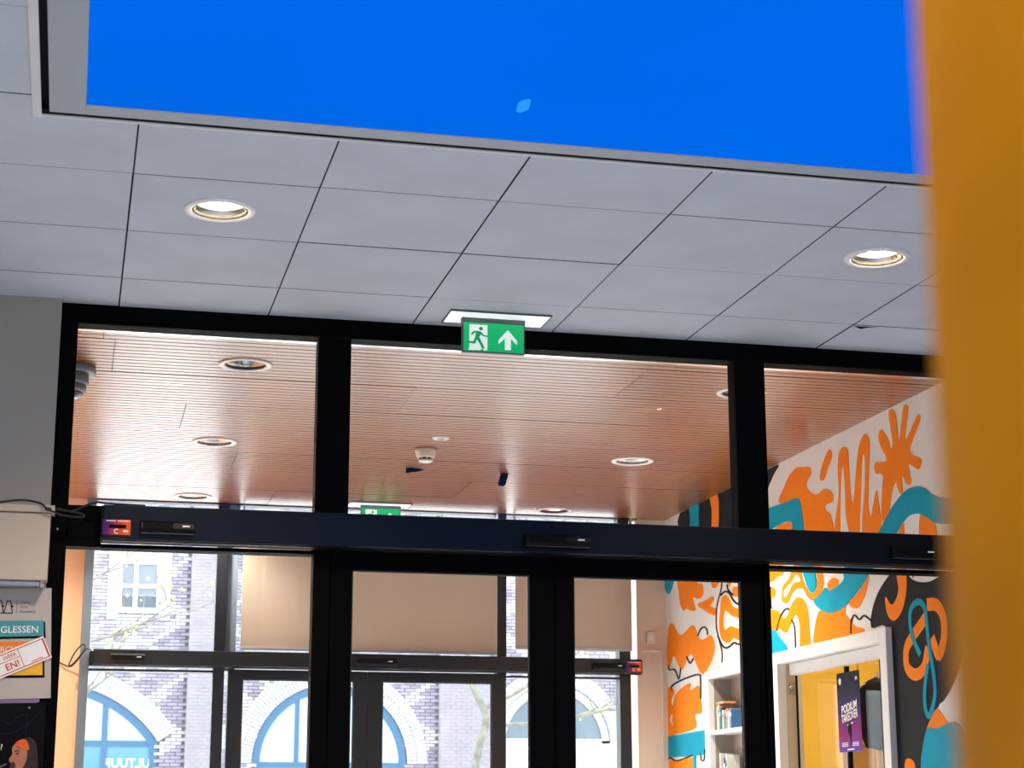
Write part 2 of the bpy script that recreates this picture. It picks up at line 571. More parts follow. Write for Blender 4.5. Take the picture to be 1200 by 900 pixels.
# ------------------------------------------------------------------ lobby tile ceiling
PIT = 0.604
ceil1 = thing('ceiling', (0, 0, H), kind='structure', label='grey square-tile suspended ceiling of the lobby')
MB().box(-3.5, 4.8, -4.0, YP - 0.001, H + 0.05, H + 0.06).build('plenum_board', 'plenum', ceil1, label='black board above the tile joints')
PX0, PX1, PY0, PY1 = -0.197, 3.62, 0.90, 5.294      # opening of the blue panel
LIGHTS1 = [(0.412, 6.047), (2.828, 6.047), (-2.004, 6.047), (-0.796, 3.027), (-0.796, 0.611)]  # last three are unseen, added to brighten lobby and column
gap = 0.0022
tile_cache = {}
for i in range(-7, 9):
    for j in range(-17, 4):
        ax0, ax1 = 0.110 + i * PIT + gap, 0.110 + (i + 1) * PIT - gap
        ay0, ay1 = 5.743 + j * PIT + gap, 5.743 + (j + 1) * PIT - gap
        ax0, ax1 = max(ax0, -3.5), min(ax1, 4.8)
        ay0, ay1 = max(ay0, -4.0), min(ay1, YP)
        if ax1 - ax0 < 0.02 or ay1 - ay0 < 0.02:
            continue
        rects = [(ax0, ax1, ay0, ay1)]
        if ax0 < PX0 < ax1 and ay0 < PY1 < ay1:          # the tile notched round the panel's corner
            mb = MB().prism([(ax0, ay0, H), (PX0, ay0, H), (PX0, PY1, H), (ax1, PY1, H), (ax1, ay1, H), (ax0, ay1, H)], (0, 0, 0.02))
            mb.m = [0] + [1] * (len(mb.f) - 1)
            mb.build('ceiling_tile', ['tile', 'tile_edge'], ceil1)
            continue
        if ax1 > PX0 and ax0 < PX1 and ay1 > PY0 and ay0 < PY1:
            rects = []
            if ax0 < PX0: rects.append((ax0, PX0, ay0, ay1))
            if ax1 > PX1: rects.append((PX1, ax1, ay0, ay1))
            cx0, cx1 = max(ax0, PX0), min(ax1, PX1)
            if ay0 < PY0: rects.append((cx0, cx1, ay0, PY0))
            if ay1 > PY1: rects.append((cx0, cx1, PY1, ay1))
        for q in rects:
            w, d = q[1] - q[0], q[3] - q[2]
            if w < 0.01 or d < 0.01:
                continue
            cx, cy = (q[0] + q[1]) / 2, (q[2] + q[3]) / 2
            dz = random.uniform(-0.0012, 0.0012)
            key = (round(w, 3), round(d, 3))
            if key not in tile_cache:
                mb = MB()
                e = 0.0008
                mb.add([(-w/2+e, -d/2+e, 0), (w/2-e, -d/2+e, 0), (w/2-e, d/2-e, 0), (-w/2+e, d/2-e, 0),
                        (-w/2, -d/2, e), (w/2, -d/2, e), (w/2, d/2, e), (-w/2, d/2, e),
                        (-w/2, -d/2, 0.02), (w/2, -d/2, 0.02), (w/2, d/2, 0.02), (-w/2, d/2, 0.02)],
                       [(0, 1, 2, 3)])
                mb.add(mb.v[:], [(0, 4, 5, 1), (1, 5, 6, 2), (2, 6, 7, 3), (3, 7, 4, 0),
                        (4, 8, 9, 5), (5, 9, 10, 6), (6, 10, 11, 7), (7, 11, 8, 4), (11, 10, 9, 8)], 1)
                mb.f = [tuple(i % 12 for i in f) for f in mb.f]
                mb.v = mb.v[:12]
                tile_cache[key] = mb.mesh('ceiling_tile', [M['tile'], M['tile_edge']], (0, 0, 0))
            o = link('ceiling_tile', tile_cache[key], (cx, cy, H + dz), ceil1)
            for lx, ly in LIGHTS1:
                if q[0] < lx < q[1] and q[2] < ly < q[3]:
                    cut_hole(o, lx, ly, 0.098)
# torn sliver hanging from a tile joint
b = MB()
b.prism([(3.135, 6.972, H - 0.0005), (3.165, 6.962, H - 0.014), (3.20, 6.966, H - 0.006), (3.255, 6.968, H - 0.0005), (3.19, 6.974, H - 0.0005)], (0, 0.004, 0.002))
b.build('torn_sliver', 'plastic', ceil1, label='dark torn sliver at a tile joint')

# white angle trim round the opening, then the blue backlit panel
tr = thing('trim_1', (PX0, PY1, H), kind='structure', label='white angle trim round the blue ceiling panel')
tw, td = 0.026, 0.008
part('trim_strip', 'trim_white', tr, (PX0, PX0 + tw, PY0, PY1, H - td, H + 0.001))
part('trim_strip', 'trim_white', tr, (PX0 + tw, PX1 - tw, PY1 - 0.012, PY1 - 0.001, H - 0.004, H + 0.001))
part('trim_strip', 'trim_white', tr, (PX1 - tw, PX1, PY0, PY1, H - td, H + 0.001))
part('trim_strip', 'trim_white', tr, (PX0 + tw, PX1 - tw, PY0, PY0 + 0.02, H - td, H + 0.001))
bp = thing('ceiling_light_panel', ((PX0 + PX1) / 2, (PY0 + PY1) / 2, H), 'large bright blue backlit panel in a grey frame set into the tile ceiling', 'ceiling panel')
fx0, fx1, fy0, fy1 = -0.149, PX1 - 0.05, PY0 + 0.04, 5.262
bx0, bx1, by0, by1 = -0.044, PX1 - 0.15, PY0 + 0.14, 5.185
part('frame_rail', 'frame_grey', bp, (fx0, bx0, fy0, fy1, H, H + 0.025), bevel=0.002)
part('frame_rail', 'frame_grey', bp, (bx1, fx1, fy0, fy1, H, H + 0.025), bevel=0.002)
part('frame_rail', 'frame_grey', bp, (bx0, bx1, by1, fy1, H, H + 0.025), bevel=0.002)
part('frame_rail', 'frame_grey', bp, (bx0, bx1, fy0, by0, H, H + 0.025), bevel=0.002)
film = part('blue_film', 'blue', bp, (bx0, bx1, by0, by1, H + 0.003, H + 0.02), label='bright blue backlit film')
b = MB()
cx, cy = 1.20, 4.905
b.prism([(cx + 0.019 * math.cos(t * 0.5236) * (1 + 0.2 * math.sin(t * 2.1)), cy + 0.055 * math.sin(t * 0.5236), H + 0.0027) for t in range(12)], (0, 0, 0.0005))
b.build('scuff', 'blue_mark', film, label='paler scuff on the blue film')

# ------------------------------------------------------------------ porch slatted wood ceiling
ceil2 = thing('ceiling_porch', (1.5, 9.7, H), kind='structure', label='grooved oak panel ceiling of the entrance porch')
MB().box(-0.85, XW, 7.46, 12.11, H + 0.05, H + 0.06).build('plenum_board', 'plenum', ceil2)
rows = [7.47, 7.905, 8.505, 9.108, 9.712, 10.314, 10.918, 11.52, 12.11]
joint = [2.48, 0.11, 1.55, 0.49, 1.98, 0.85, 2.34, 1.20]
LIGHTS2 = [(0.701, 8.23), (0.701, 10.045), (0.701, 11.845), (3.108, 8.25), (3.105, 10.055), (3.105, 11.86), (-0.42, 11.22)]  # last one is unseen, added to light the left pier
wood_cache = {}
SP = 0.0604
for k in range(8):
    y0, y1 = rows[k] + 0.0015, rows[k + 1] - 0.0015
    xs = sorted([joint[k] + 2.42 * t for t in range(-3, 4)])
    xs = [-0.85] + [x for x in xs if -0.80 < x < XW - 0.05] + [XW]
    for xa, xb in zip(xs[:-1], xs[1:]):
        xa2, xb2 = xa + 0.0015, xb - 0.0015
        w, d = xb2 - xa2, y1 - y0
        key = (round(w, 3), round(d, 3))
        if key not in wood_cache:
            prof = []
            n = max(1, round(d / SP))
            sp = d / n
            for t in range(n):
                ya = -d / 2 + t * sp
                prof += [(ya + 0.004, 0.010), (ya + 0.004, 0.0), (ya + sp - 0.006, 0.0), (ya + sp - 0.006, 0.010)]
            prof = [(-d / 2, 0.010)] + prof + [(d / 2, 0.010), (d / 2, 0.022), (-d / 2, 0.022)]
            mb = MB().prism([(-w / 2, y, z) for y, z in prof], (w, 0, 0))
            wood_cache[key] = mb.mesh('wood_panel', [M['wood']], (0, 0, 0))
        o = link('wood_panel', wood_cache[key], ((xa + xb) / 2, (y0 + y1) / 2, H + random.uniform(-0.0015, 0.0015)), ceil2)
        for lx, ly in LIGHTS2:
            if xa - 0.1 < lx < xb + 0.1 and y0 - 0.1 < ly < y1 + 0.1:
                cut_hole(o, lx, ly, 0.098)
# white strip where the wood ceiling meets the partition
MB().box(-0.046, XW, 7.462, 7.490, 3.102, 3.135).build('trim_2', 'trim_alu', kind='structure', label='bright metal strip along the top of the partition glass')


# ------------------------------------------------------------------ near glazed partition
def glazing(name, label, loc): return thing(name, loc, kind='structure', label=label)


g1 = glazing('window_1', 'black-framed glazed partition between lobby and entrance porch', (1.9, YP, 0))
Y0, Y1 = YP, YP + 0.09
GY = YP + 0.045
part('top_rail', 'black', g1, (-0.113, XW, Y0, Y1, 3.10, H + 0.03), bevel=0.003)
part('jamb', 'black', g1, (-0.113, -0.046, Y0, Y1, 0, 3.10), bevel=0.003)
part('jamb', 'black', g1, (3.90, XW, Y0, Y1, 0, 3.10), bevel=0.003)
part('mullion', 'black', g1, (0.926, 1.062, Y0, Y1, 2.36, 3.10), bevel=0.003)
part('mullion', 'black', g1, (2.743, 2.883, Y0, Y1, 2.36, 3.10), bevel=0.003)
part('mullion', 'black', g1, (0.926, 0.994, Y0, Y1, 0, 2.228), bevel=0.003)
part('mullion', 'black', g1, (2.850, 2.877, Y0, Y1, 0, 2.228), bevel=0.003)
part('transom', 'black', g1, (-0.046, 3.90, Y0, Y1, 2.228, 2.36), bevel=0.003)
part('corner_block', 'black', g1, (-0.046, 0.087, Y0, Y1, 2.196, 2.228))
part('glazing_rail', 'black', g1, (0.087, 0.926, Y0, Y1, 2.194, 2.209), bevel=0.002)
part('glazing_rail', 'black', g1, (2.877, 3.90, Y0, Y1, 2.194, 2.209), bevel=0.002)
for xa, xb in ((-0.046, 0.926), (1.062, 2.743), (2.883, 3.90)):
    part('pane', 'glass', g1, (xa, xb, GY - 0.004, GY + 0.004, 2.36, 3.10))
for xa, xb in ((-0.046, 0.926), (2.877, 3.90)):
    part('pane', 'glass', g1, (xa, xb, GY - 0.004, GY + 0.004, 0.10, 2.228))
    part('bottom_rail', 'black', g1, (xa, xb, Y0, Y1, 0, 0.10), bevel=0.003)
# screw head at the left end of the transom
b = MB().lathe([(0.0045, 0), (0.0045, 0.004), (0.003, 0.005)], (0, 0, 0), n=14, close=False)
b.v = [(-0.082 + p[0], YP - p[2], 2.262 + p[1]) for p in b.v]
b.build('screw', 'steel', g1)


def door(name, label, xa, xb, ga, gb, top, gtop, y0, y1, m, glass):
    d = thing(name, ((xa + xb) / 2, y0, 0.01), kind='structure', label=label)
    part('stile', m, d, (xa, ga, y0, y1, 0.01, top), bevel=0.003)
    part('stile', m, d, (gb, xb, y0, y1, 0.01, top), bevel=0.003)
    part('top_rail', m, d, (ga, gb, y0, y1, gtop, top), bevel=0.003)
    part('bottom_rail', m, d, (ga, gb, y0, y1, 0.01, 0.14), bevel=0.003)
    gy = (y0 + y1) / 2
    part('pane', glass, d, (ga, gb, gy - 0.004, gy + 0.004, 0.14, gtop))
    e = 0.006
    part('gasket', 'rubber', d, (ga, ga + e, y0 + 0.008, y0 + 0.02, 0.14, gtop), (gb - e, gb, y0 + 0.008, y0 + 0.02, 0.14, gtop), (ga + e, gb - e, y0 + 0.008, y0 + 0.02, gtop - e, gtop))
    return d


door('door_1', 'black-framed automatic glass door leaf below the inner header, hinged beside the clear sidelight', 0.997, 1.929, 1.084, 1.826, 2.222, 2.138, YP + 0.01, YP + 0.06, 'black', 'glass')
door('door_2', 'black-framed automatic glass door leaf below the inner header, next to the mural side', 1.932, 2.847, 2.012, 2.751, 2.222, 2.138, YP + 0.01, YP + 0.06, 'black', 'glass')

# ------------------------------------------------------------------ far glazed front
g2 = glazing('window_2', 'dark-framed outer glass front of the porch facing the street', (1.9, YF, 0))
F0, F1 = YF - 0.04, YF + 0.06
FG = YF + 0.01
part('post', 'blue_grey', g2, (0.046, 0.105, F0, F1, 0, 3.30), bevel=0.003)
part('post', 'far_frame', g2, (0.885, 0.958, F0, F1, 0, 3.30), bevel=0.003)
part('post', 'blue_grey', g2, (0.960, 1.028, F0 + 0.03, F1, 2.09, 3.30), bevel=0.003)
part('post', 'far_frame', g2, (2.759, 2.824, F0, F1, 2.09, 3.30), bevel=0.003)
part('post', 'far_frame', g2, (3.61, 3.69, F0, F1, 0, 3.30), bevel=0.003)
part('top_rail', 'far_frame', g2, (0.105, 3.752, F0 + 0.01, F1, 3.172, 3.30), bevel=0.003)
part('transom', 'far_frame', g2, (0.105, 3.61, F0, F1, 2.108, 2.20), bevel=0.003)
part('glazing_rail', 'far_frame', g2, (0.105, 0.885, F0, F1, 2.076, 2.090), bevel=0.002)
part('glazing_rail', 'far_frame', g2, (2.83, 3.61, F0, F1, 2.076, 2.090), bevel=0.002)
for xa, xb in ((0.105, 0.885), (1.028, 2.759), (2.824, 3.61), (3.69, 3.752)):
    part('pane', 'glass_far', g2, (xa, xb, FG - 0.004, FG + 0.004, 2.20, 3.172))
for xa, xb in ((0.105, 0.885), (2.83, 3.61), (3.69, 3.752)):
    part('pane', 'glass_far', g2, (xa, xb, FG - 0.004, FG + 0.004, 0.10, 2.108 if xb < 3.7 else 2.2))
    part('bottom_rail', 'far_frame', g2, (xa, xb, F0, F1, 0, 0.10), bevel=0.003)
door('door_3', 'dark-framed outer door leaf facing the street, beside the clear sidelight', 0.984, 1.889, 1.077, 1.800, 2.100, 2.037, YF - 0.03, YF + 0.03, 'far_frame', 'glass_far')
door('door_4', 'dark-framed outer door leaf facing the street, in front of the tree trunk', 1.892, 2.823, 1.992, 2.725, 2.100, 2.037, YF - 0.03, YF + 0.03, 'far_frame', 'glass_far')


# window added out of view to light the lobby
def plain_window(name, label, boxes, pane, loc):
    w = thing(name, loc, kind='structure', label=label)
    for q in boxes:
        part('frame_bar', 'black', w, q, bevel=0.003)
    part('pane', 'glass', w, pane)


plain_window('added_window', 'added unseen black-framed window in the lobby back wall',
             [(-0.8, 1.6, -4.05, -3.99, 0.35, 0.41), (-0.8, 1.6, -4.05, -3.99, 1.49, 1.55)] + [(x, x + 0.06, -4.05, -3.99, 0.41, 1.49) for x in (-0.8, 0.37, 1.54)],
             (-0.74, 1.54, -4.03, -4.02, 0.41, 1.49), (0.4, -4.02, 0.35))

# ------------------------------------------------------------------ yellow office behind the counter window
OX0, OX1, OY0, OY1 = XW + 0.12, 6.2, 7.6, 12.0
wo = MB().box(OX0, OX1, OY1, OY1 + 0.1, 0, 2.9).build('wall_office_back', 'yellow_wall', kind='structure', label='yellow end wall of the office behind the counter window')
MB().box(OX1, OX1 + 0.1, OY0, OY1 + 0.1, 0, 2.9).build('wall_office_right', 'yellow_wall', kind='structure', label='yellow side wall of the office behind the counter window')
MB().box(OX0, OX1, OY0 - 0.1, OY0, 0, 2.9).build('wall_office_front', 'yellow_wall', kind='structure', label='yellow front wall of the office behind the counter window')
MB().box(OX0, OX1, OY0, OY1, 2.8, 2.9).build('ceiling_office', 'yellow_wall', kind='structure', label='pale yellow ceiling of the office')
MB().box(4.9, OX1, OY0, OY1, -0.15, 0.0).build('floor_office', 'floor', kind='structure', label='stone floor of the office')
for xa, xb in ((4.20, 4.62), (4.63, 4.72)):
    part('wall_panel', 'tan_panel' if xa < 4.5 else 'yellow_wall', wo, (xa, xb, OY1 - 0.03, OY1 - 0.001, 0.0, 2.6), bevel=0.003)
for xa, xb in ((4.80, 5.30), (5.31, 5.80)):
    part('wall_panel', 'yellow_wall', wo, (xa, xb, OY1 - 0.02, OY1 - 0.001, 0.0, 2.6), bevel=0.003)

MURAL = [
    ('black', 0, '11.765,3.180 10.862,3.188 9.993,3.186 10.040,3.123 10.129,3.062 10.238,2.941 10.441,2.764 10.898,2.748 11.638,2.935'),
    ('black', 0, '8.754,2.104 8.738,2.192 8.644,2.282 8.489,2.353 8.403,2.358 8.294,2.323 8.230,2.281 8.085,2.257 7.927,2.269 7.729,2.253 7.707,2.036 7.804,1.843 7.944,1.718 8.107,1.637 8.180,1.571 8.199,1.480 8.236,1.321 8.550,1.327 8.570,1.518 8.572,1.880 8.578,2.089'),
    ('orange', 0, '8.562,3.061 8.523,3.091 8.448,3.026 8.427,2.975 8.397,2.999 8.427,3.158 8.371,3.160 8.343,3.116 8.331,2.997 8.306,3.027 8.255,3.150 8.208,3.148 8.207,3.116 8.254,2.982 8.114,3.073 8.082,3.072 8.086,3.039 8.209,2.921 8.094,2.860 8.098,2.827 8.132,2.813 8.229,2.857 8.213,2.780 8.228,2.754 8.266,2.766 8.312,2.815 8.313,2.740 8.336,2.725 8.371,2.762 8.381,2.792 8.424,2.765 8.465,2.685 8.482,2.607 8.562,2.620 8.565,2.714 8.549,2.781 8.535,2.855 8.616,2.881 8.615,2.935 8.501,2.919 8.484,2.945 8.533,2.996'),
    ('orange', 0, '9.147,2.624 9.093,2.850 9.092,2.999 9.062,3.081 8.994,3.095 8.949,3.059 8.947,2.972 8.939,2.824 8.923,2.779 8.895,2.816 8.851,2.954 8.801,3.067 8.726,3.110 8.674,3.066 8.684,2.972 8.711,2.833 8.724,2.716 8.701,2.671 8.661,2.729 8.627,2.783 8.606,2.767 8.620,2.547'),
    ('white', 0, '9.082,2.608 9.052,2.892 9.017,2.988 9.007,2.885 9.009,2.726 8.975,2.593'),
    ('white', 0, '8.843,2.573 8.801,2.800 8.760,2.988 8.738,2.982 8.753,2.840 8.802,2.681 8.820,2.570'),
    ('orange', 0, '9.340,2.981 9.312,3.040 9.231,3.107 9.183,3.113 9.162,3.075 9.224,3.023 9.266,2.981 9.300,2.965'),
    ('orange', 0, '9.956,2.950 9.859,3.034 9.784,3.080 9.677,3.105 9.577,3.089 9.472,3.069 9.466,3.029 9.525,3.001 9.523,2.955 9.397,2.902 9.283,2.916 9.177,2.871 9.182,2.828 9.276,2.825 9.279,2.794 9.214,2.758 9.208,2.633 9.599,2.690 9.647,2.892'),
    ('teal', 0, '10.271,2.947 10.129,2.944 9.833,2.933 9.677,2.930 9.624,2.888 9.594,2.747 9.597,2.677 9.751,2.700 9.757,2.785 9.782,2.812 9.879,2.824 10.023,2.819 10.141,2.810 10.283,2.818'),
    ('orange', 0, '10.016,2.812 9.880,2.816 9.789,2.807 9.784,2.717 9.993,2.748'),
    ('teal', 0, '8.608,2.578 8.448,2.671 8.283,2.730 8.155,2.730 8.058,2.702 7.989,2.663 7.851,2.623 7.624,2.600 7.566,2.528 7.773,2.497 7.958,2.521 8.050,2.562 8.146,2.596 8.246,2.604 8.321,2.582 8.396,2.544 8.639,2.421 9.014,2.399 8.888,2.478'),
    ('orange', 0, '8.134,2.587 8.051,2.557 7.978,2.518 7.980,2.442 8.141,2.465'),
    ('orange', 0, '8.414,2.505 8.377,2.545 8.321,2.580 8.331,2.493'),
    ('teal', 0, '11.546,3.192 11.377,3.181 11.374,3.111 11.391,2.987 11.544,3.010 11.545,3.100'),
    ('orange', 0, '11.151,3.187 11.016,3.186 10.987,3.098 11.025,2.933 11.133,2.949 11.121,3.095'),
    ('orange', 0, '10.677,3.125 10.575,3.125 10.487,2.993 10.531,2.859 10.663,2.879 10.736,3.033 10.742,3.082'),
    ('teal', 0, '9.047,2.455 8.691,2.415 8.755,2.385 8.806,2.347 8.920,2.303 9.036,2.261 9.152,2.238 9.277,2.237 9.402,2.268 9.495,2.328 9.394,2.345 9.330,2.379 9.273,2.356 9.189,2.361 9.070,2.392'),
    ('orange', 0, '9.297,2.374 9.285,2.402 9.216,2.418 9.151,2.399 9.154,2.376 9.222,2.361 9.264,2.356'),
    ('orange', 0, '8.772,2.371 8.762,2.354 8.813,2.284 8.896,2.229 8.959,2.227 9.013,2.249 9.019,2.266 8.920,2.296 8.855,2.321'),
    ('orange', 0, '9.768,2.556 9.676,2.544 9.646,2.478 9.590,2.409 9.531,2.374 9.469,2.374 9.440,2.404 9.435,2.451 9.481,2.519 9.377,2.505 9.350,2.434 9.358,2.388 9.411,2.347 9.500,2.329 9.577,2.356 9.644,2.408 9.725,2.422 9.801,2.406 9.861,2.364 9.918,2.360 9.964,2.383 9.959,2.439 9.927,2.471 9.849,2.493'),
    ('white', 0, '9.736,2.500 9.794,2.472 9.901,2.439 9.932,2.414 9.906,2.394 9.857,2.413 9.777,2.459 9.676,2.457 9.700,2.488'),
    ('teal', 0, '9.667,2.543 9.498,2.521 9.450,2.446 9.454,2.399 9.495,2.375 9.547,2.387 9.588,2.429 9.619,2.481'),
    ('orange', 0, '10.188,2.619 9.908,2.575 9.941,2.529 10.038,2.524 10.098,2.509 10.197,2.522'),
    ('orange', 0, '10.200,2.486 10.082,2.468 10.056,2.436 10.087,2.414 10.207,2.410'),
    ('orange', 0, '10.214,2.338 10.056,2.336 10.000,2.312 9.955,2.279 9.897,2.283 9.846,2.327 9.767,2.367 9.703,2.370 9.632,2.345 9.584,2.285 9.572,2.181 9.578,2.083 9.712,2.085 9.711,2.195 9.732,2.259 9.776,2.278 9.825,2.248 9.896,2.199 9.944,2.195 10.017,2.225 10.066,2.219 10.225,2.217'),
    ('teal', 0, '10.205,2.215 10.095,2.225 10.031,2.184 9.902,2.095 10.117,2.092 10.215,2.101'),
    ('orange', 0, '9.507,2.090 9.498,2.174 9.457,2.237 9.402,2.265 9.268,2.240 9.085,2.257 9.073,2.210 9.013,2.171 8.954,2.133 8.847,2.107 8.896,2.089 9.250,2.090'),
    ('orange', 0, '8.566,2.242 8.507,2.195 8.447,2.216 8.413,2.267 8.430,2.367 8.324,2.354 8.326,2.244 8.384,2.154 8.474,2.113 8.543,2.140 8.571,2.199'),
    ('orange', 0.0594, '8.122,1.950 8.172,1.861 8.270,1.831 8.360,1.875 8.359,1.959 8.289,2.012 8.188,2.062 8.131,2.091'),
    ('orange', 0.0616, '8.111,2.151 8.008,2.137 7.946,2.072 7.950,1.980 8.010,1.905 8.056,1.956 8.077,1.992'),
    ('teal', 0.0312, '8.205,1.922 8.276,2.011 8.299,2.097 8.273,2.154 8.196,2.175 8.131,2.139 8.116,2.043 8.102,1.937 8.072,1.818 8.072,1.715 8.139,1.631 8.177,1.663 8.178,1.745 8.131,1.869'),
    ('orange', 0, '8.183,1.548 8.121,1.626 8.053,1.656 7.959,1.589 7.863,1.568 7.964,1.556'),
    ('white', 0, '8.039,1.667 7.946,1.695 7.822,1.699 7.833,1.611 7.931,1.616'),
    ('teal', 0, '8.190,1.554 8.064,1.566 7.838,1.572 7.750,1.311 8.236,1.321'),
    ('white', 0, '8.047,1.491 7.988,1.456 7.995,1.405 8.056,1.379 8.109,1.409 8.113,1.460'),
    ('orange', 0, '8.425,1.435 8.332,1.415 8.357,1.323 8.449,1.325'),
    ('white', 0, '8.294,2.323 8.252,2.332 7.963,2.295 7.952,2.272 8.085,2.260 8.230,2.283'),
    ('ink', 0.0058, '8.238,2.330 8.237,2.294'),
    ('ink', 0.0057, '10.057,2.218 10.013,2.274 9.941,2.320 9.874,2.327 9.862,2.315'),
    ('ink', 0.0055, '9.825,2.255 9.783,2.209 9.781,2.094'),
    ('ink', 0.0063, '9.008,2.100 8.998,2.163 8.955,2.191 8.896,2.162 8.832,2.175 8.745,2.137'),
    ('ink', 0.0043, '10.131,2.481 10.134,2.380 10.125,2.350'),
    ('teal', 0, '12.124,2.796 11.906,2.768 11.930,2.732 11.974,2.689 12.038,2.662 12.099,2.694'),
    ('orange', 0, '11.837,2.759 11.493,2.716 11.439,2.662 11.342,2.641 11.332,2.575 11.419,2.556 11.532,2.580 11.520,2.541 11.489,2.491 11.567,2.495 11.682,2.521 11.727,2.512 11.799,2.563 11.823,2.642'),
    ('orange', 0, '11.435,2.527 11.280,2.532 11.155,2.544 11.130,2.515 11.201,2.487 11.102,2.458 11.106,2.418 11.218,2.439 11.326,2.475 11.409,2.501'),
    ('orange', 0, '11.173,2.671 11.012,2.646 11.056,2.597 11.124,2.592 11.163,2.615'),
    ('orange', 0, '11.016,2.431 10.984,2.508 10.904,2.521 10.841,2.491 10.794,2.442 10.689,2.413 10.571,2.400 10.577,2.336 10.694,2.357 10.799,2.381 10.873,2.415 10.924,2.425 10.954,2.388 10.958,2.335 10.934,2.306 10.830,2.318 10.700,2.292 10.558,2.270 10.563,2.210 10.706,2.223 10.785,2.244 10.876,2.222 10.991,2.254 11.038,2.326'),
    ('orange', 0, '10.771,2.554 10.683,2.548 10.560,2.529 10.565,2.473 10.688,2.487 10.763,2.500'),
    ('orange', 0, '10.883,2.612 10.793,2.605 10.835,2.566'),
    ('ink', 0.0044, '10.960,2.631 10.978,2.570 11.066,2.472 11.090,2.349 11.044,2.255 10.997,2.179 11.003,2.109'),
    ('ink', 0.0098, '10.990,2.531 10.915,2.544 10.838,2.527 10.765,2.474 10.680,2.440 10.520,2.420'),
    ('ink', 0.009, '11.068,2.284 10.994,2.219 10.917,2.194 10.839,2.201 10.774,2.214 10.700,2.197 10.564,2.193'),
    ('ink', 0.0074, '11.451,2.320 11.391,2.356 11.321,2.363 11.267,2.339 11.261,2.307'),
    ('ink', 0.0079, '10.872,2.584 10.849,2.546 10.763,2.505'),
    ('orange', 0, '12.066,2.418 11.976,2.454 11.812,2.357 11.550,2.399 11.435,2.304 11.331,2.286 11.201,2.299 11.131,2.226 11.188,2.147 11.348,2.067 11.450,2.100 11.575,2.205 11.657,2.203 11.800,2.127 11.962,2.232 12.053,2.164 12.106,2.241'),
    ('orange', 0, '11.968,1.725 12.017,1.841 11.952,1.961 11.752,2.018 11.616,2.023 11.635,1.979 11.458,1.998 11.427,1.911 11.418,1.826 11.550,1.816 11.530,1.739 11.774,1.716'),
    ('orange', 0, '12.228,1.727 12.184,1.958 12.091,2.033 11.967,1.998 12.040,1.931 11.987,1.875 12.077,1.809 11.952,1.715'),
    ('teal', -1, '12.218,1.700 11.375,1.710 11.371,1.556 12.227,1.563'),
    ('orange', -1, '12.124,1.541 11.597,1.547 11.606,1.429 12.159,1.441'),
    ('teal', -1, '11.594,1.581 11.541,1.582 11.553,1.428 11.606,1.429'),
    ('ink', 0.0073, '12.081,2.184 12.055,2.146 11.940,2.138 11.860,2.070 11.810,2.145'),
    ('ink', 0.0088, '11.684,2.205 11.622,2.156 11.550,2.180'),
    ('ink', 0.0091, '12.007,2.000 12.004,2.036 11.749,2.062 11.452,2.069 11.418,2.029 11.427,1.911'),
    ('ink', 0.0074, '12.135,1.550 12.065,1.558 11.925,1.535 11.596,1.564'),
    ('ink', 0.0052, '11.453,1.576 11.441,1.525 11.389,1.524 11.369,1.589'),
]
# ------------------------------------------------------------------ mural (flat paint on the wall, one part for each painted shape)
LAYER = {'black': 1, 'orange': 2, 'white': 3, 'teal': 4, 'ink': 5}
MMAT = {'black': 'black_paint', 'orange': 'orange', 'white': 'mural_white', 'teal': 'teal', 'ink': 'black_paint'}
MLAB = {'black': 'black painted mural field', 'orange': 'orange painted mural shape', 'white': 'white painted mural shape', 'teal': 'teal painted mural shape', 'ink': 'thin black painted mural line'}
for idx, (colr, w, raw) in enumerate(MURAL):
    pts = [tuple(float(c) for c in q.split(',')) for q in raw.split()]
    xf = XW - 0.0014 * LAYER[colr] - 0.000004 * idx
    b = MB()
    if w > 0:
        L_, R_ = stroke(spline(pts, False, 4), w)
        n = len(L_)
        vv = [(xf, p[0], p[1]) for p in L_] + [(xf, p[0], p[1]) for p in R_]
        vb = [(XW + 0.0004, p[1], p[2]) for p in vv]
        fs = [(i, i + 1, n + i + 1, n + i) for i in range(n - 1)]
        k = 2 * n
        fs += [(k + n + i, k + n + i + 1, k + i + 1, k + i) for i in range(n - 1)]
        fs += [(k + i, k + i + 1, i + 1, i) for i in range(n - 1)] + [(n + i, n + i + 1, k + n + i + 1, k + n + i) for i in range(n - 1)]
        fs += [(0, n, k + n, k), (k + n - 1, k + 2 * n - 1, 2 * n - 1, n - 1)]
        b.add(vv + vb, fs)
    else:
        q = pts if w < 0 else spline(pts, True, 4)
        zc = lambda z: min(z, H - 0.002)
        b.prism([(xf, max(7.47, p[0]), zc(p[1])) for p in q], (XW + 0.0004 - xf, 0, 0))
    b.build('mural_shape', MMAT[colr], wall_right, label=MLAB[colr])


# ================================================================== THINGS
# door operator headers
def header(x0, x1, y0, y1, z0, z1, m, label):
    t = thing('door_operator', ((x0 + x1) / 2, y1, z0), label, 'door operator', 'door operator headers')
    part('housing', m, t, (x0, x1, y0, y1, z0, z1), bevel=0.006)
    part('end_cap', 'plastic', t, (x0 - 0.004, x0, y0 + 0.003, y1, z0 + 0.003, z1 - 0.003))
    part('end_cap', 'plastic', t, (x1, x1 + 0.004, y0 + 0.003, y1, z0 + 0.003, z1 - 0.003))
    part('cover_strip', 'plastic', t, (x0, x1, y0 + 0.01, y1 - 0.01, z0 - 0.004, z0))
    return t


header(0.087, 3.90, 7.26, YP, 2.214, 2.350, 'beam', 'long dark navy metal header with automatic door drive across the inner partition')
header(0.132, 3.738, 11.965, YF - 0.04, 2.108, 2.206, 'far_frame', 'long charcoal metal header with automatic door drive across the outer glass front')


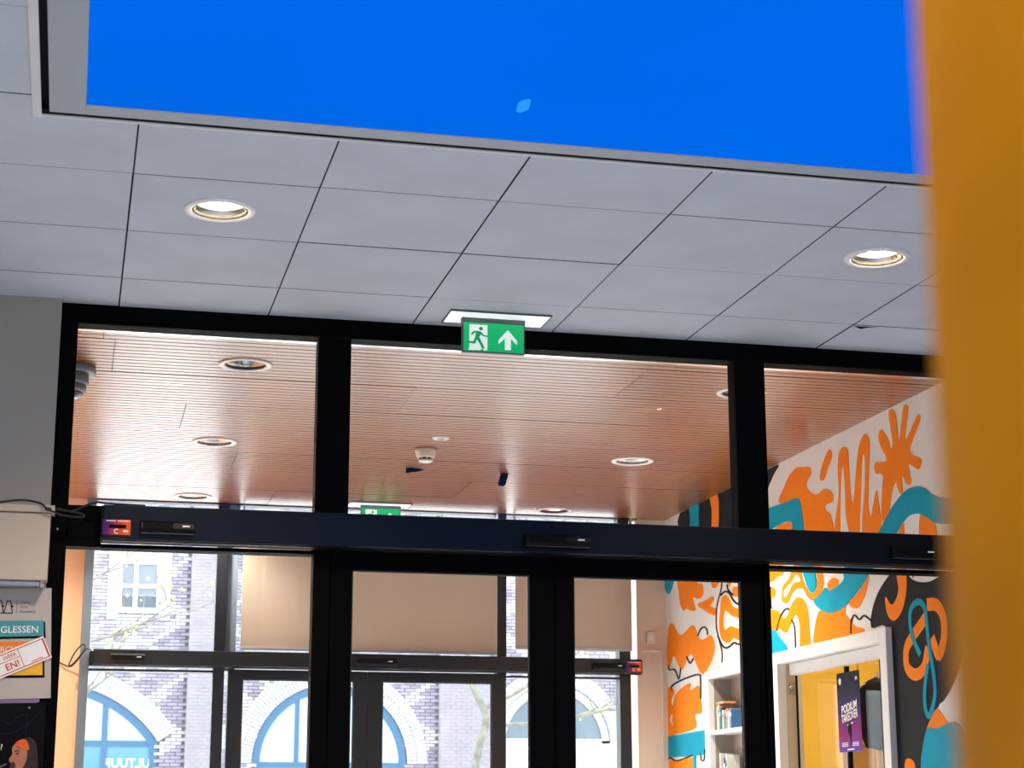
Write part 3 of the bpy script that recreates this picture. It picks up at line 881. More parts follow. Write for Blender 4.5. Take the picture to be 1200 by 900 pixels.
def sensor(x0, x1, yb, zc, h, label, group):
    t = thing('motion_sensor', ((x0 + x1) / 2, yb, zc - h / 2), label, 'motion sensor', group)
    b = MB()
    d = 0.045
    pr = [(0, -h / 2), (d * 0.75, -h / 2), (d, -h * 0.2), (d * 0.9, h * 0.3), (d * 0.55, h / 2), (0, h / 2)]
    b.prism([(x0, yb - p[0], zc + p[1]) for p in pr], (x1 - x0, 0, 0))
    b.build('housing', 'plastic', t, bevel=0.003)
    b = MB()
    pr = [(d * 1.0 + 0.001, -h * 0.2), (d * 0.9 + 0.001, h * 0.3), (d * 0.85, h * 0.28), (d * 0.95, -h * 0.18)]
    b.prism([(x0 + 0.01, yb - p[0], zc + p[1]) for p in pr], ((x1 - x0) * 0.55, 0, 0))
    b.build('lens', 'lens', t)
    xm = x1 - (x1 - x0) * 0.17
    part('badge', 'print_white', t, (xm - 0.014, xm + 0.014, yb - d * 0.98 - 0.0015, yb - d * 0.9, zc + 0.000, zc + 0.006), label='small white badge')
    part('bottom_strip', 'print_grey', t, (x0 + 0.004, x1 - 0.004, yb - d * 0.76, yb - d * 0.70, zc - h / 2 - 0.002, zc - h / 2))
    return t


for x0, x1, where in ((0.231, 0.442, 'beside the purple and orange sticker'), (1.773, 2.052, 'over the meeting stiles of the doors'), (3.386, 3.594, 'at the mural end')):
    sensor(x0, x1, 7.26, 2.264, 0.050, 'black motion sensor on the inner navy header, ' + where, 'motion sensors on the inner header')
for x0, x1, where in ((0.235, 0.446, 'over the clear sidelight'), (1.795, 2.06, 'over the outer doors'), (3.39, 3.61, 'beside the red sticker')):
    sensor(x0, x1, 11.965, 2.153, 0.046, 'black motion sensor on the outer charcoal header, ' + where, 'motion sensors on the outer header')


def sticker(x0, y, z0, w, h, label):
    t = thing('sticker', (x0 + w / 2, y, z0), label, 'sticker', 'door stickers')
    part('sheet', 'sticker', t, (x0, x0 + w, y - 0.0012, y, z0, z0 + h))
    yy = (y - 0.0018, y - 0.0012)
    part('print_line', 'print_white', t, (x0 + w * 0.12, x0 + w * 0.46, *yy, z0 + h * 0.87, z0 + h * 0.93), (x0 + w * 0.52, x0 + w * 0.95, *yy, z0 + h * 0.87, z0 + h * 0.93))
    part('print_bar', 'print_black', t, (x0 + w * 0.22, x0 + w * 0.84, *yy, z0 + h * 0.42, z0 + h * 0.66))
    L_, R_ = stroke([(x0 + w * 0.5 + 0.0085 * math.cos(a * 0.45 + 0.6), z0 + h * 0.22 + 0.0085 * math.sin(a * 0.45 + 0.6)) for a in range(12)], 0.0035)
    b = MB().prism([(p[0], yy[0], p[1]) for p in L_ + R_[::-1]], (0, 0.0006, 0))
    b.build('print_ring', 'print_white', t)
    part('print_mark', 'print_white', t, (x0 + w * 0.74, x0 + w * 0.92, *yy, z0 + h * 0.18, z0 + h * 0.30))


sticker(0.089, 7.26, 2.232, 0.106, 0.060, 'small purple and orange sticker on the inner navy header near the cable')
sticker(3.628, 11.965, 2.120, 0.106, 0.070, 'small red and purple sticker at the end of the outer charcoal header')


# ------------------------------------------------------------------ downlights
def downlight(x, y, lampmat, label, group, watts):
    t = thing('downlight', (x, y, H), label, 'downlight', group)
    c = (x, y, H)
    MB().lathe([(0.094, 0.0), (0.096, -0.006), (0.108, -0.009), (0.120, -0.006), (0.123, -0.001), (0.120, 0.0)], c, n=48).build('trim_ring', 'ring_white', t, smooth=True)
    MB().lathe([(0.094, -0.004), (0.090, -0.004), (0.086, 0.004), (0.094, 0.004)], c, n=48).build('baffle_ring', 'print_grey', t, smooth=True)
    rf = MB().lathe([(0.090, 0.0), (0.084, 0.035), (0.070, 0.075), (0.050, 0.105), (0.030, 0.118), (0.0, 0.118), (0.0, 0.122), (0.034, 0.122), (0.056, 0.108), (0.076, 0.077), (0.090, 0.035), (0.094, 0.0)], c, n=48).build('reflector', 'chrome', t, smooth=True)
    for s in (-1, 1):
        b = MB().tube([(x + s * 0.026, y, H + (0.016 if lampmat == 'lamp_warm' else 0.045)), (x + s * 0.026, y, H + 0.112)], [0.012, 0.012], n=12)
        b.build('lamp_tube', lampmat, rf)
    if lampmat == 'lamp_warm':
        MB().lathe([(0.0, 0.030), (0.082, 0.024), (0.082, 0.027), (0.0, 0.033)], c, n=40).build('diffuser', 'diffuser', rf, smooth=True)
    if not watts:
        return t
    d = bpy.data.lights.new('downlight_beam', 'SPOT')
    d.energy, d.color, d.spot_size, d.spot_blend, d.shadow_soft_size = watts, ((1.0, 0.84, 0.64) if lampmat == 'lamp_warm' else (1.0, 0.90, 0.76)), math.radians(136), 0.7, 0.05
    o = bpy.data.objects.new('downlight_beam', d)
    COL.objects.link(o)
    o.parent = t
    o.location = (0, 0, 0.005)
    return t


downlight(*LIGHTS1[0], 'lamp_warm', 'lit round downlight with white ring in a tile near the corner of the blue panel', 'lit downlights in the tile ceiling', 110)
downlight(*LIGHTS1[1], 'lamp_warm', 'lit round downlight in the tile ceiling beside the ochre column', 'lit downlights in the tile ceiling', 75)
for (x, y), w in zip(LIGHTS1[2:], ('beside the plain lobby side wall', 'midway along the blue panel edge', 'along the blue panel edge, toward the added window')):
    downlight(x, y, 'lamp_warm', 'added unseen downlight in the tile ceiling ' + w, 'lit downlights in the tile ceiling', 130 if y < 1 else 80)
for (x, y), m, w in zip(LIGHTS2, ('lamp_off', 'lamp_dim', 'lamp_dim', 'lamp_off', 'lamp_dim', 'lamp_off', 'lamp_dim'),
                        ('nearest the dome camera', 'middle one of the row starting at the dome camera', 'above the clear outer sidelight by the street front',
                         'partly behind the partition mullion beside the mural', 'middle one of the row beside the mural', 'beside the mural, closest to the narrow blind', 'added unseen in front of the peach pier')):
    if m == 'lamp_off' and m not in M:
        M[m] = mat('lamp_glass_off', lin(225, 222, 215), 0.25, var=0.02)
    downlight(x, y, m, 'round downlight in the oak ceiling, ' + w, 'downlights in the oak ceiling', (0 if m == 'lamp_off' else 75 if x < 0 else 165 if x > 3 else 100))


# ------------------------------------------------------------------ exit signs
def exit_sign(tx0, tx1, ty0, ty1, sx, sy, label):
    t = thing('exit_sign', ((tx0 + tx1) / 2, sy, H - 0.15), label, 'exit sign', 'green exit signs')
    part('tray', 'tray', t, (tx0, tx1, ty0, ty1, H - 0.005, H - 0.002), label='flush white light tray')
    part('tray_rim', 'sign_grey', t, (tx0 - 0.004, tx1 + 0.004, ty0 - 0.004, ty0, H - 0.008, H), (tx0 - 0.004, tx0, ty0, ty1, H - 0.008, H), (tx1, tx1 + 0.004, ty0, ty1, H - 0.008, H), (tx0 - 0.004, tx1 + 0.004, ty1, ty1 + 0.004, H - 0.008, H))
    w, h = 0.266, 0.140
    x0, z1 = sx - w / 2, H - 0.012
    z0 = z1 - h
    body = part('housing', 'sign_grey', t, (x0, x0 + w, sy, sy + 0.022, z0, z1), bevel=0.002)
    part('top_bar', 'sign_grey', t, (x0 - 0.001, x0 + w + 0.001, sy - 0.003, sy + 0.03, z1 - 0.014, H - 0.003), bevel=0.002)
    b = MB()
    b.tube([(sx - 0.04, sy - 0.004, z1 + 0.0), (sx + 0.04, sy - 0.004, z1 + 0.0)], 0.004, n=10)
    b.build('hinge_clip', 'sign_grey', t)
    gx0, gx1, gz0, gz1 = x0 + 0.006, x0 + w - 0.006, z0 + 0.006, z1 - 0.014
    y = sy
    face = part('green_face', 'green', t, (gx0, gx1, y - 0.002, y, gz0, gz1), label='bright green sign face')
    gh = gz1 - gz0
    U = lambda a, c: (gx0 + a, gz0 + c * gh)

    def flat(name, m, pts, lay):
        MB().prism([(p[0], y - 0.002 - 0.0007 * lay, p[1]) for p in [U(*q) for q in pts]], (0, 0.0006, 0)).build(name, m, face)
    # white doorway, running figure, arrow
    flat('doorway', 'exit_white', [(0.024, 0.93), (0.100, 0.93), (0.100, 0.08), (0.095, 0.03), (0.086, 0.03), (0.080, 0.10), (0.068, 0.03), (0.018, 0.02), (0.024, 0.10)], 1)
    head = [(0.0725 + 0.0085 * math.cos(a * math.pi / 8), 0.795 + 0.0085 / gh * math.sin(a * math.pi / 8)) for a in range(16)]
    flat('figure_head', 'exit_green_figure', head, 2)
    flat('running_figure', 'exit_green_figure', [(0.036, 0.67), (0.046, 0.705), (0.064, 0.71), (0.074, 0.68), (0.085, 0.575), (0.101, 0.555), (0.101, 0.505), (0.080, 0.53), (0.073, 0.585),
                                                 (0.066, 0.50), (0.070, 0.42), (0.083, 0.20), (0.090, 0.09), (0.076, 0.09), (0.071, 0.20), (0.056, 0.40), (0.050, 0.27), (0.046, 0.245),
                                                 (0.014, 0.27), (0.012, 0.335), (0.040, 0.33), (0.046, 0.45), (0.052, 0.63), (0.044, 0.635), (0.036, 0.545), (0.030, 0.565)], 2)
    flat('arrow', 'exit_white', [(0.187, 0.80), (0.226, 0.43), (0.226, 0.28), (0.200, 0.50), (0.200, 0.09), (0.174, 0.09), (0.174, 0.50), (0.148, 0.28), (0.148, 0.43)], 1)


exit_sign(1.432, 1.852, 7.10, 7.285, 1.629, 7.19, 'green running-man exit sign with arrow hung from the tile ceiling before the partition')
exit_sign(1.715, 2.125, 11.80, 11.99, 1.934, 11.90, 'green running-man exit sign under the oak ceiling by the outer glass front')

# ------------------------------------------------------------------ small fittings on the oak ceiling
c = (1.893, 9.656, H)
t = thing('sprinkler_cover', c, 'small flat white round cover plate on the oak ceiling', 'cover plate')
MB().lathe([(0.0, 0.0), (0.047, 0.0), (0.046, -0.004), (0.038, -0.009), (0.0, -0.010)], c, n=32).build('plate', 'white', t, smooth=True)
MB().lathe([(0.016, -0.0095), (0.020, -0.0095), (0.019, -0.013), (0.017, -0.013)], c, n=24).build('ridge', 'cream', t)
c = (1.872, 9.985, H)
t = thing('smoke_detector', c, 'white conical smoke detector under the oak ceiling', 'smoke detector')
MB().lathe([(0.0, 0.0), (0.062, 0.0), (0.062, -0.012), (0.052, -0.045), (0.046, -0.052), (0.0, -0.052)], c, n=36).build('base', 'cream', t, smooth=True)
MB().lathe([(0.0, -0.052), (0.036, -0.052), (0.036, -0.062), (0.0, -0.062)], c, n=36).build('chamber', 'plastic', t)
for k in range(8):
    a = k * math.pi / 4
    MB().box(c[0] + 0.037 * math.cos(a) - 0.004, c[0] + 0.037 * math.cos(a) + 0.004, c[1] + 0.037 * math.sin(a) - 0.004, c[1] + 0.037 * math.sin(a) + 0.004, H - 0.063, H - 0.051).build('vent_rib', 'cream', t)
MB().lathe([(0.0, -0.062), (0.041, -0.062), (0.038, -0.072), (0.020, -0.077), (0.0, -0.077)], c, n=36).build('cap', 'white', t, smooth=True)

t = thing('hanging_tag', (1.90, 10.55, H), 'black pointed plastic tag sticking out under the oak ceiling', 'tag')
MB().prism([(1.861, 10.55, H - 0.002), (1.861, 10.55, H - 0.034), (1.93, 10.56, H - 0.020), (1.978, 10.57, H - 0.007), (1.94, 10.56, H - 0.002)], (0, 0.006, 0)).build('blade', 'plastic', t)
part('clip', 'plastic', t, (1.875, 1.905, 10.545, 10.575, H - 0.004, H))
t = thing('hanging_tag', (2.46, 10.6, H), 'black rounded rectangular tag hanging from the oak ceiling', 'tag')
outline = [(2.452, H - 0.004), (2.486, H - 0.002), (2.492, H - 0.012), (2.474, H - 0.072), (2.462, H - 0.082), (2.432, H - 0.080), (2.428, H - 0.070), (2.444, H - 0.012)]
MB().prism([(p[0], 10.60 - (H - p[1]) * 0.15, p[1]) for p in outline], (0, 0.007, 0)).build('plate', 'plastic', t)
part('clip', 'plastic', t, (2.446, 2.498, 10.595, 10.615, H - 0.004, H))

c = (-0.085, 8.46, H)
t = thing('dome_camera', c, 'grey dome security camera under the oak ceiling beside the partition jamb', 'camera')
MB().lathe([(0.0, 0.0), (0.118, 0.0), (0.124, -0.008), (0.125, -0.030), (0.118, -0.034), (0.0, -0.034)], c, n=40).build('mounting_base', 'dome_grey', t, smooth=True)
MB().lathe([(0.0, -0.034), (0.092, -0.034), (0.094, -0.075), (0.088, -0.085), (0.0, -0.085)], c, n=40).build('collar', 'dome_grey', t, smooth=True)
MB().lathe([(0.0, -0.085), (0.084, -0.085), (0.083, -0.110), (0.076, -0.122), (0.0, -0.122)], c, n=40).build('shroud', 'dome_grey', t, smooth=True)
MB().lathe([(0.0, -0.122)] + [(0.072 * math.cos(a), -0.122 - 0.030 * math.sin(a)) for a in [k * math.pi / 16 for k in range(8)]] + [(0.0, -0.152)], c, n=36).build('bubble', 'dome_dark', t, smooth=True)


# ------------------------------------------------------------------ roller blinds on the far front
def blind(x0, x1, y, z0, label):
    t = thing('roller_blind', ((x0 + x1) / 2, y, z0), label, 'roller blind', 'roller blinds on the outer front')
    n = 14
    pts = [(x0 + (x1 - x0) * i / n, y + 0.002 * math.sin(i * 1.7)) for i in range(n + 1)]
    b = MB()
    b.prism([(p[0], p[1], z0 + 0.02) for p in pts] + [(p[0], p[1] + 0.0015, z0 + 0.02) for p in pts[::-1]], (0, 0, 3.10 - z0 - 0.02))
    b.build('cloth', 'blind', t)
    part('bottom_bar', 'alu', t, (x0, x1, y - 0.006, y + 0.008, z0, z0 + 0.020), bevel=0.003)
    MB().tube([(x0, y + 0.005, 3.115), (x1, y + 0.005, 3.115)], 0.022, n=16).build('roller', 'alu', t, smooth=True)
    part('bracket', 'alu', t, (x0 - 0.006, x0, y - 0.02, y + 0.03, 3.09, 3.172))
    part('bracket', 'alu', t, (x1, x1 + 0.006, y - 0.02, y + 0.03, 3.09, 3.172))
    return t


blind(1.052, 2.752, 12.035, 2.222, 'wide beige roller blind drawn down over the outer doors')
blind(2.876, 3.690, 12.025, 2.262, 'narrow beige roller blind beside the off-white pier')

# thermostat box on the right pier
t = thing('thermostat', (3.845, 12.11, 2.32), 'small cream wall box on the off-white pier beside the mural', 'wall box')
part('case', 'cream', t, (3.815, 3.872, 12.082, 12.11, 2.325, 2.405), bevel=0.006)
part('dial', 'white', t, (3.830, 3.857, 12.076, 12.082, 2.350, 2.380), bevel=0.003)
t = thing('cable_duct', (3.80, 12.11, 0.3), 'slim pale cable duct on the off-white pier', 'cable duct')
part('cover', 'cream', t, (3.915, 3.930, 12.098, 12.11, 0.3, 2.27), bevel=0.003)
part('elbow', 'cream', t, (3.775, 3.930, 12.098, 12.11, 2.27, 2.282), bevel=0.003)


# cords
def cord(label, pts, r, group=None):
    b = MB().tube(spline(pts, False, 6), r, n=7)
    return b.build('cable', 'rubber', None, smooth=True, label=label, cat='cable')


cord('black cable loop lying over the left end of the navy header', [(-0.30, 7.20, 2.333), (-0.22, 7.20, 2.345), (-0.15, 7.188, 2.333), (-0.125, 7.182, 2.314), (-0.085, 7.22, 2.316), (-0.02, 7.25, 2.313), (0.015, 7.25, 2.303), (0.005, 7.25, 2.294), (-0.06, 7.25, 2.299), (-0.10, 7.186, 2.302), (-0.128, 7.184, 2.312),
     (-0.085, 7.22, 2.320), (-0.03, 7.255, 2.318), (0.02, 7.26, 2.342), (0.06, 7.27, 2.358), (0.10, 7.28, 2.3575), (0.25, 7.30, 2.3565)], 0.0042)
cord('thin black cord looped beside the outer header on the peach pier', [(-0.10, 12.10, 2.14), (-0.055, 12.09, 2.115), (-0.01, 12.08, 2.105), (0.045, 12.01, 2.16), (0.075, 12.01, 2.215), (0.062, 12.005, 2.235), (0.02, 12.005, 2.19), (-0.015, 12.01, 2.115), (-0.005, 12.01, 2.095), (0.03, 12.0, 2.13), (0.085, 11.99, 2.205), (0.122, 11.985, 2.19)], 0.0045)

# ------------------------------------------------------------------ left wall: screen case, posters
t = thing('screen_case', (-0.9, 7.30, 2.03), 'long white wall-mounted screen case above the posters', 'screen case')
part('case', 'screen_case', t, (-1.9, -0.108, 7.205, 7.297, 2.040, 2.298), bevel=0.004)
part('top_ledge', 'screen_case', t, (-1.9, -0.094, 7.195, 7.297, 2.300, 2.328), bevel=0.003)
part('bottom_bar', 'alu', t, (-1.9, -0.135, 7.225, 7.275, 2.022, 2.038), bevel=0.003)
part('end_cap', 'cheek', t, (-0.134, -0.118, 7.222, 7.278, 2.020, 2.042), bevel=0.002)

YS = 7.294
U_, V_ = (1, 0, 0), (0, 0, 1)
ps = thing('lesson_poster', (-0.25, YS, 1.60), 'white singing lesson poster with teal and yellow bars under the screen case', 'poster')
MB().prism([(-0.52, YS, 2.004), (-0.091, YS, 2.022), (-0.071, YS, 1.604), (-0.50, YS, 1.588)], (0, 0.002, 0)).build('sheet', 'paper', ps)


def flat_poly(name, m, parent, pts, lay, y=YS, label=None):
    return MB().prism([(p[0], y - 0.0006 * lay, p[1]) for p in pts], (0, 0.0005, 0)).build(name, m, parent, label=label)


def outline_poly(name, m, parent, pts, w, lay, y=YS):
    b = MB()
    n = len(pts)
    for i in range(n):
        L_, R_ = stroke([pts[i], pts[(i + 1) % n]], w)
        b.prism([(p[0], y - 0.0006 * lay, p[1]) for p in L_ + R_[::-1]], (0, 0.0005, 0))
    return b.build(name, m, parent)


for dx in (0, -0.034):
    outline_poly('metronome_logo', 'print_black', ps, [(-0.263 + dx, 1.921), (-0.231 + dx, 1.922), (-0.240 + dx, 1.969), (-0.252 + dx, 1.969)], 0.0036, 1)
    flat_poly('metronome_knob', 'print_black', ps, [(-0.236 + dx, 1.944), (-0.228 + dx, 1.945), (-0.229 + dx, 1.952), (-0.238 + dx, 1.951)], 2)
flat_poly('divider', 'print_grey', ps, [(-0.217, 1.922), (-0.2155, 1.922), (-0.2165, 1.972), (-0.218, 1.972)], 1)
for k, wd in enumerate(('Vocal', 'Arts', 'Academy')):
    text('lettering', wd, 'print_grey', ps, (-0.204, YS - 0.0008, 1.960 - 0.018 * k), (1, 0, 0.03), V_, 0.016)
flat_poly('bar_shadow', 'print_black', ps, [(-0.50, 1.880), (-0.108, 1.893), (-0.102, 1.830), (-0.50, 1.812)], 1)
flat_poly('teal_bar', 'print_teal', ps, [(-0.50, 1.884), (-0.114, 1.897), (-0.110, 1.838), (-0.50, 1.822)], 2)
text('lettering', 'ZANGLESSEN', 'print_white', ps, (-0.130, YS - 0.0016, 1.851), (1, 0, 0.035), V_, 0.036, align='RIGHT', bold=0.008)
flat_poly('orange_bar', 'print_orange', ps, [(-0.50, 1.806), (-0.160, 1.816), (-0.155, 1.755), (-0.50, 1.75)], 1)
text('lettering', 'RCUI', 'print_white', ps, (-0.268, YS - 0.0012, 1.774), (1, 0, 0.035), V_, 0.030)
flat_poly('bar_shadow', 'print_black', ps, [(-0.40, 1.672), (-0.098, 1.680), (-0.103, 1.755), (-0.30, 1.75)], 1)
flat_poly('yellow_bar', 'print_yellow', ps, [(-0.40, 1.682), (-0.106, 1.690), (-0.110, 1.755), (-0.30, 1.75)], 2)

st = thing('banner_strip', (-0.25, YS - 0.004, 1.66), 'slanted white strip with red border taped over the singing lesson poster', 'banner strip')
YT = YS - 0.006
ca, sa = math.cos(0.425), math.sin(0.425)
R0 = Vector((-0.075, 1.757))          # lower right corner of the strip


def sp_(a, c_):    # a along strip from the right end (negative left), c_ up across
    return (R0.x + a * ca - c_ * sa, R0.y + a * sa + c_ * ca)


WS = 0.0885
MB().prism([(p[0], YT, p[1]) for p in (sp_(0, 0), sp_(0, WS), sp_(-0.45, WS), sp_(-0.45, 0))], (0, 0.002, 0)).build('sheet', 'print_white', st)


def sflat(name, m, a0, a1, c0, c1):
    flat_poly(name, m, st, [sp_(a0, c0), sp_(a1, c0), sp_(a1, c1), sp_(a0, c1)], 1, YT)


sflat('red_border', 'print_red', -0.45, -0.004, 0.006, 0.0095)
sflat('red_border', 'print_red', -0.45, -0.004, 0.079, 0.0825)
sflat('red_border', 'print_red', -0.010, -0.004, 0.0095, 0.079)
sflat('red_border', 'print_red', -0.107, -0.1045, 0.0095, 0.079)
sflat('red_border', 'print_red', -0.45, -0.107, 0.050, 0.0525)
sflat('red_caption', 'print_orange', -0.074, -0.030, 0.0125, 0.017)
p_ = sp_(-0.116, 0.0585)
text('lettering', 'WEER', 'print_red', st, (p_[0], YT - 0.0008, p_[1]), (ca, 0, sa), (-sa, 0, ca), 0.020, align='RIGHT')
p_ = sp_(-0.116, 0.0175)
text('lettering', 'EN!', 'print_red', st, (p_[0], YT - 0.0008, p_[1]), (ca, 0, sa), (-sa, 0, ca), 0.036, align='RIGHT', bold=0.012)

YD = 7.297
dp = thing('singer_poster', (-0.35, YD, 0.75), 'black poster with a singing person in an orange headband below the lesson poster', 'poster')
MB().prism([(-0.62, YD, 1.590), (-0.086, YD, 1.590), (-0.086, YD, 0.75), (-0.62, YD, 0.75)], (0, 0.002, 0)).build('sheet', 'print_black', dp)
t = thing('purple_sheet', (-0.3, YD, 1.575), 'narrow purple and grey paper edge peeping out between the two posters', 'paper')
flat_poly('sheet', 'print_purple', t, [(-0.52, 1.575), (-0.119, 1.586), (-0.119, 1.62), (-0.52, 1.62)], 1, YD)


def dflat(name, m, pts, lay, sm=True, label=None):
    q = spline(pts, True, 4) if sm else pts
    return flat_poly(name, m, dp, q, lay, YD, label)


def pp(px, py):     # coordinates measured on the poster, in millimetres from its corner
    return (-0.2457 + px * 0.003057, 1.3545 + (893.5 - py) * 0.00321)


Z8 = lambda u, v: pp(u / 8.186, 790 + v / 8.186)
dflat('printed_hair', 'hair', [Z8(*q) for q in ((230, 600), (290, 590), (345, 640), (370, 760), (380, 900), (375, 1100), (180, 1100), (190, 900), (250, 760), (270, 680))], 1)
dflat('printed_face', 'skin', [Z8(*q) for q in ((130, 665), (200, 690), (262, 705), (262, 800), (220, 900), (170, 1000), (120, 960), (108, 890), (112, 840), (95, 805), (100, 780), (122, 745), (118, 705))], 2)
dflat('printed_headband', 'band', [Z8(*q) for q in ((130, 670), (165, 625), (215, 604), (255, 620), (285, 690), (270, 706), (215, 690), (160, 668))], 3)
dflat('printed_mouth', 'pr_mouth', [Z8(*q) for q in ((112, 830), (140, 820), (162, 850), (150, 880), (120, 892), (108, 868))], 3)
dflat('printed_brow', 'hair', [Z8(*q) for q in ((145, 715), (175, 708), (196, 722), (175, 718), (150, 724))], 3)
dflat('printed_eye', 'hair', [Z8(*q) for q in ((150, 742), (172, 735), (190, 744), (172, 752))], 3)
dflat('printed_microphone', 'print_grey', [Z8(*q) for q in ((0, 862), (40, 842), (72, 832), (74, 845), (40, 862), (0, 876))], 3)
text('lettering', '?', 'print_white', dp, (*[(-0.2457 + 0 / 8.186 * 0.003057)], YD - 0.001, Z8(0, 705)[1]), U_, V_, 0.030)
for path in ([(0, 565), (120, 540), (250, 465), (350, 370), (415, 290)], [(0, 420), (80, 460), (150, 400), (250, 365)], [(250, 365), (245, 480), (235, 590)]):
    L_, R_ = stroke(spline([Z8(*q) for q in path], False, 5), 0.0012)
    flat_poly('printed_line', 'navy', dp, L_ + R_[::-1], 1, YD)
b = MB().lathe([(0.004, 0), (0.004, 0.004), (0.002, 0.006)], (0, 0, 0), n=12, close=False)
b.v = [(-0.148 + p[0], YD - p[2], 1.567 + p[1]) for p in b.v]
b.build('drawing_pin', 'steel', dp)
# ------------------------------------------------------------------ counter window in the mural wall
cw = thing('counter_window', (XW, 9.3, 0.95), 'white-framed counter window in the mural wall showing a yellow office', 'counter window')
FX = XW - 0.035
oy0, oy1, oz1, iy0, iy1, iz1 = 8.52, 10.05, 2.086, 8.60, 9.995, 2.018
oz0, iz0 = 0.88, 0.96
part('frame_side', 'white', cw, (FX, XW + 0.02, oy0, iy0, oz0, oz1), bevel=0.003)
part('frame_side', 'white', cw, (FX, XW + 0.02, iy1, oy1, oz0, oz1), bevel=0.003)
part('frame_head', 'white', cw, (FX, XW + 0.02, iy0, iy1, iz1, oz1), bevel=0.003)
part('frame_sill', 'white', cw, (FX - 0.03, XW + 0.09, iy0, iy1, oz0, iz0), bevel=0.003)
part('reveal_cheek', 'cheek', cw, (XW + 0.02, XW + 0.085, iy1 - 0.002, iy1 + 0.012, iz0, iz1), label='beige reveal panel')
part('shutter_box', 'white', cw, (XW + 0.025, XW + 0.085, iy0, iy1 - 0.035, 1.955, 2.018), bevel=0.004, label='white shutter box')
part('guide_rail', 'black', cw, (XW + 0.075, XW + 0.085, iy1 - 0.010, iy1 - 0.002, iz0, 1.955))
part('pane', 'glass_office', cw, (XW + 0.086, XW + 0.094, 9.306, iy1 - 0.01, iz0, 1.955))
part('pane', 'glass_office', cw, (XW + 0.096, XW + 0.104, iy0, 9.316, iz0, 1.955))
part('glazing_bar', 'black', cw, (XW + 0.084, XW + 0.106, 9.300, 9.322, iz0, 1.955))
part('glazing_bar', 'black', cw, (XW + 0.094, XW + 0.104, 8.885, 8.893, iz0, 1.955))
# round crank bracket on the reveal
br = part('bracket_plate', 'steel', cw, (XW + 0.028, XW + 0.072, iy1 - 0.006, iy1 - 0.002, 1.845, 1.915), bevel=0.002, label='steel bracket with round boss')
b = MB()
ring = [(XW + 0.050 + 0.014 * math.cos(a), iy1 - 0.012, 1.880 + 0.014 * math.sin(a)) for a in [k * math.pi / 9 for k in range(19)]]
b.tube(ring, 0.0045, n=8)
b.build('ring', 'steel', br, smooth=True)
b = MB().tube([(XW + 0.050, iy1 - 0.006, 1.88), (XW + 0.050, iy1 - 0.022, 1.88)], 0.006, n=12)
b.build('boss', 'steel', br, smooth=True)

# event poster on the glass (faces into the porch)
ex, ey0, ey1, ez0, ez1 = XW + 0.0925, 9.125, 9.425, 1.503, 1.923
ep = thing('event_poster', (ex, (ey0 + ey1) / 2, ez0), 'narrow purple and blue event poster on the counter window glass', 'poster')
part('sheet', 'event', ep, (ex - 0.009, ex - 0.0075, ey0, ey1, ez0, ez1))
UX = (0, -1, 0)
ecy = (ey0 + ey1) / 2
xx = ex - 0.0098
text('lettering', 'PODIUM', 'print_white', ep, (xx, ecy - 0.005, 1.716), (0, -1, 0.13), V_, 0.062, align='CENTER', width=0.200, bold=0.01)
text('lettering', 'TAKEOVER', 'print_white', ep, (xx, ecy - 0.005, 1.668), (0, -1, 0.13), V_, 0.062, align='CENTER', width=0.215, bold=0.01)


def eflat(name, m, pts):
    MB().prism([(xx, ecy - p[0], p[1]) for p in pts], (0.0006, 0, 0)).build(name, m, ep)


eflat('subtitle_line', 'print_white', [(-0.03, 1.640), (0.045, 1.652), (0.045, 1.657), (-0.03, 1.645)])
eflat('logo_mark', 'print_white', spline([(-0.125, 1.882), (-0.108, 1.897), (-0.092, 1.888), (-0.096, 1.866), (-0.112, 1.860)], True, 4))
eflat('logo_mark', 'print_white', [(0.095, 1.890), (0.120, 1.892), (0.120, 1.872), (0.108, 1.880), (0.096, 1.870)])
eflat('dancer_silhouette', 'print_black', spline([(-0.012, 1.655), (0.018, 1.650), (0.022, 1.60), (0.016, 1.55), (0.012, 1.535), (0.004, 1.56), (-0.004, 1.60), (-0.02, 1.595), (-0.022, 1.625)], True, 4))
for z in (1.548, 1.540, 1.532):
    eflat('print_line', 'print_white', [(-0.11, z), (-0.03, z), (-0.03, z + 0.003), (-0.11, z + 0.003)])
    eflat('print_line', 'print_white', [(0.03, z), (0.11, z), (0.11, z + 0.003), (0.03, z + 0.003)])
eflat('print_line', 'print_white', [(-0.04, 1.512), (0.05, 1.512), (0.05, 1.518), (-0.04, 1.518)])

# dark shaggy coat on a stand inside the office, wooden cabinet under it
ct = thing('coat_stand', (4.72, 10.38, 0.0), 'dark shaggy coat on a thin stand inside the yellow office', 'coat stand')
MB().tube([(4.72, 10.38, 0.02), (4.72, 10.38, 2.02)], 0.012, n=10).build('pole', 'steel', ct)
MB().lathe([(0.0, 0.0), (0.16, 0.0), (0.15, 0.02), (0.03, 0.035), (0.0, 0.035)], (4.72, 10.38, 0.0), n=28).build('base', 'steel', ct)
MB().tube([(4.62, 10.50, 1.93), (4.72, 10.38, 1.96), (4.82, 10.26, 1.93)], 0.010, n=8).build('hook_bar', 'steel', ct)
b = MB()
rnd = random.Random(3)
prof = [(0.03, 1.975), (0.13, 1.95), (0.17, 1.90), (0.18, 1.80), (0.175, 1.70), (0.165, 1.63), (0.12, 1.575), (0.02, 1.56)]
vs_, fs = [], []
nn = 26
for r, z in prof:
    for k in range(nn):
        a = 2 * math.pi * k / nn
        rr = r * (1 + rnd.uniform(-0.13, 0.13))
        vs_.append((4.72 + rr * 0.55 * math.cos(a), 10.38 + rr * math.sin(a), z + rnd.uniform(-0.014, 0.014)))
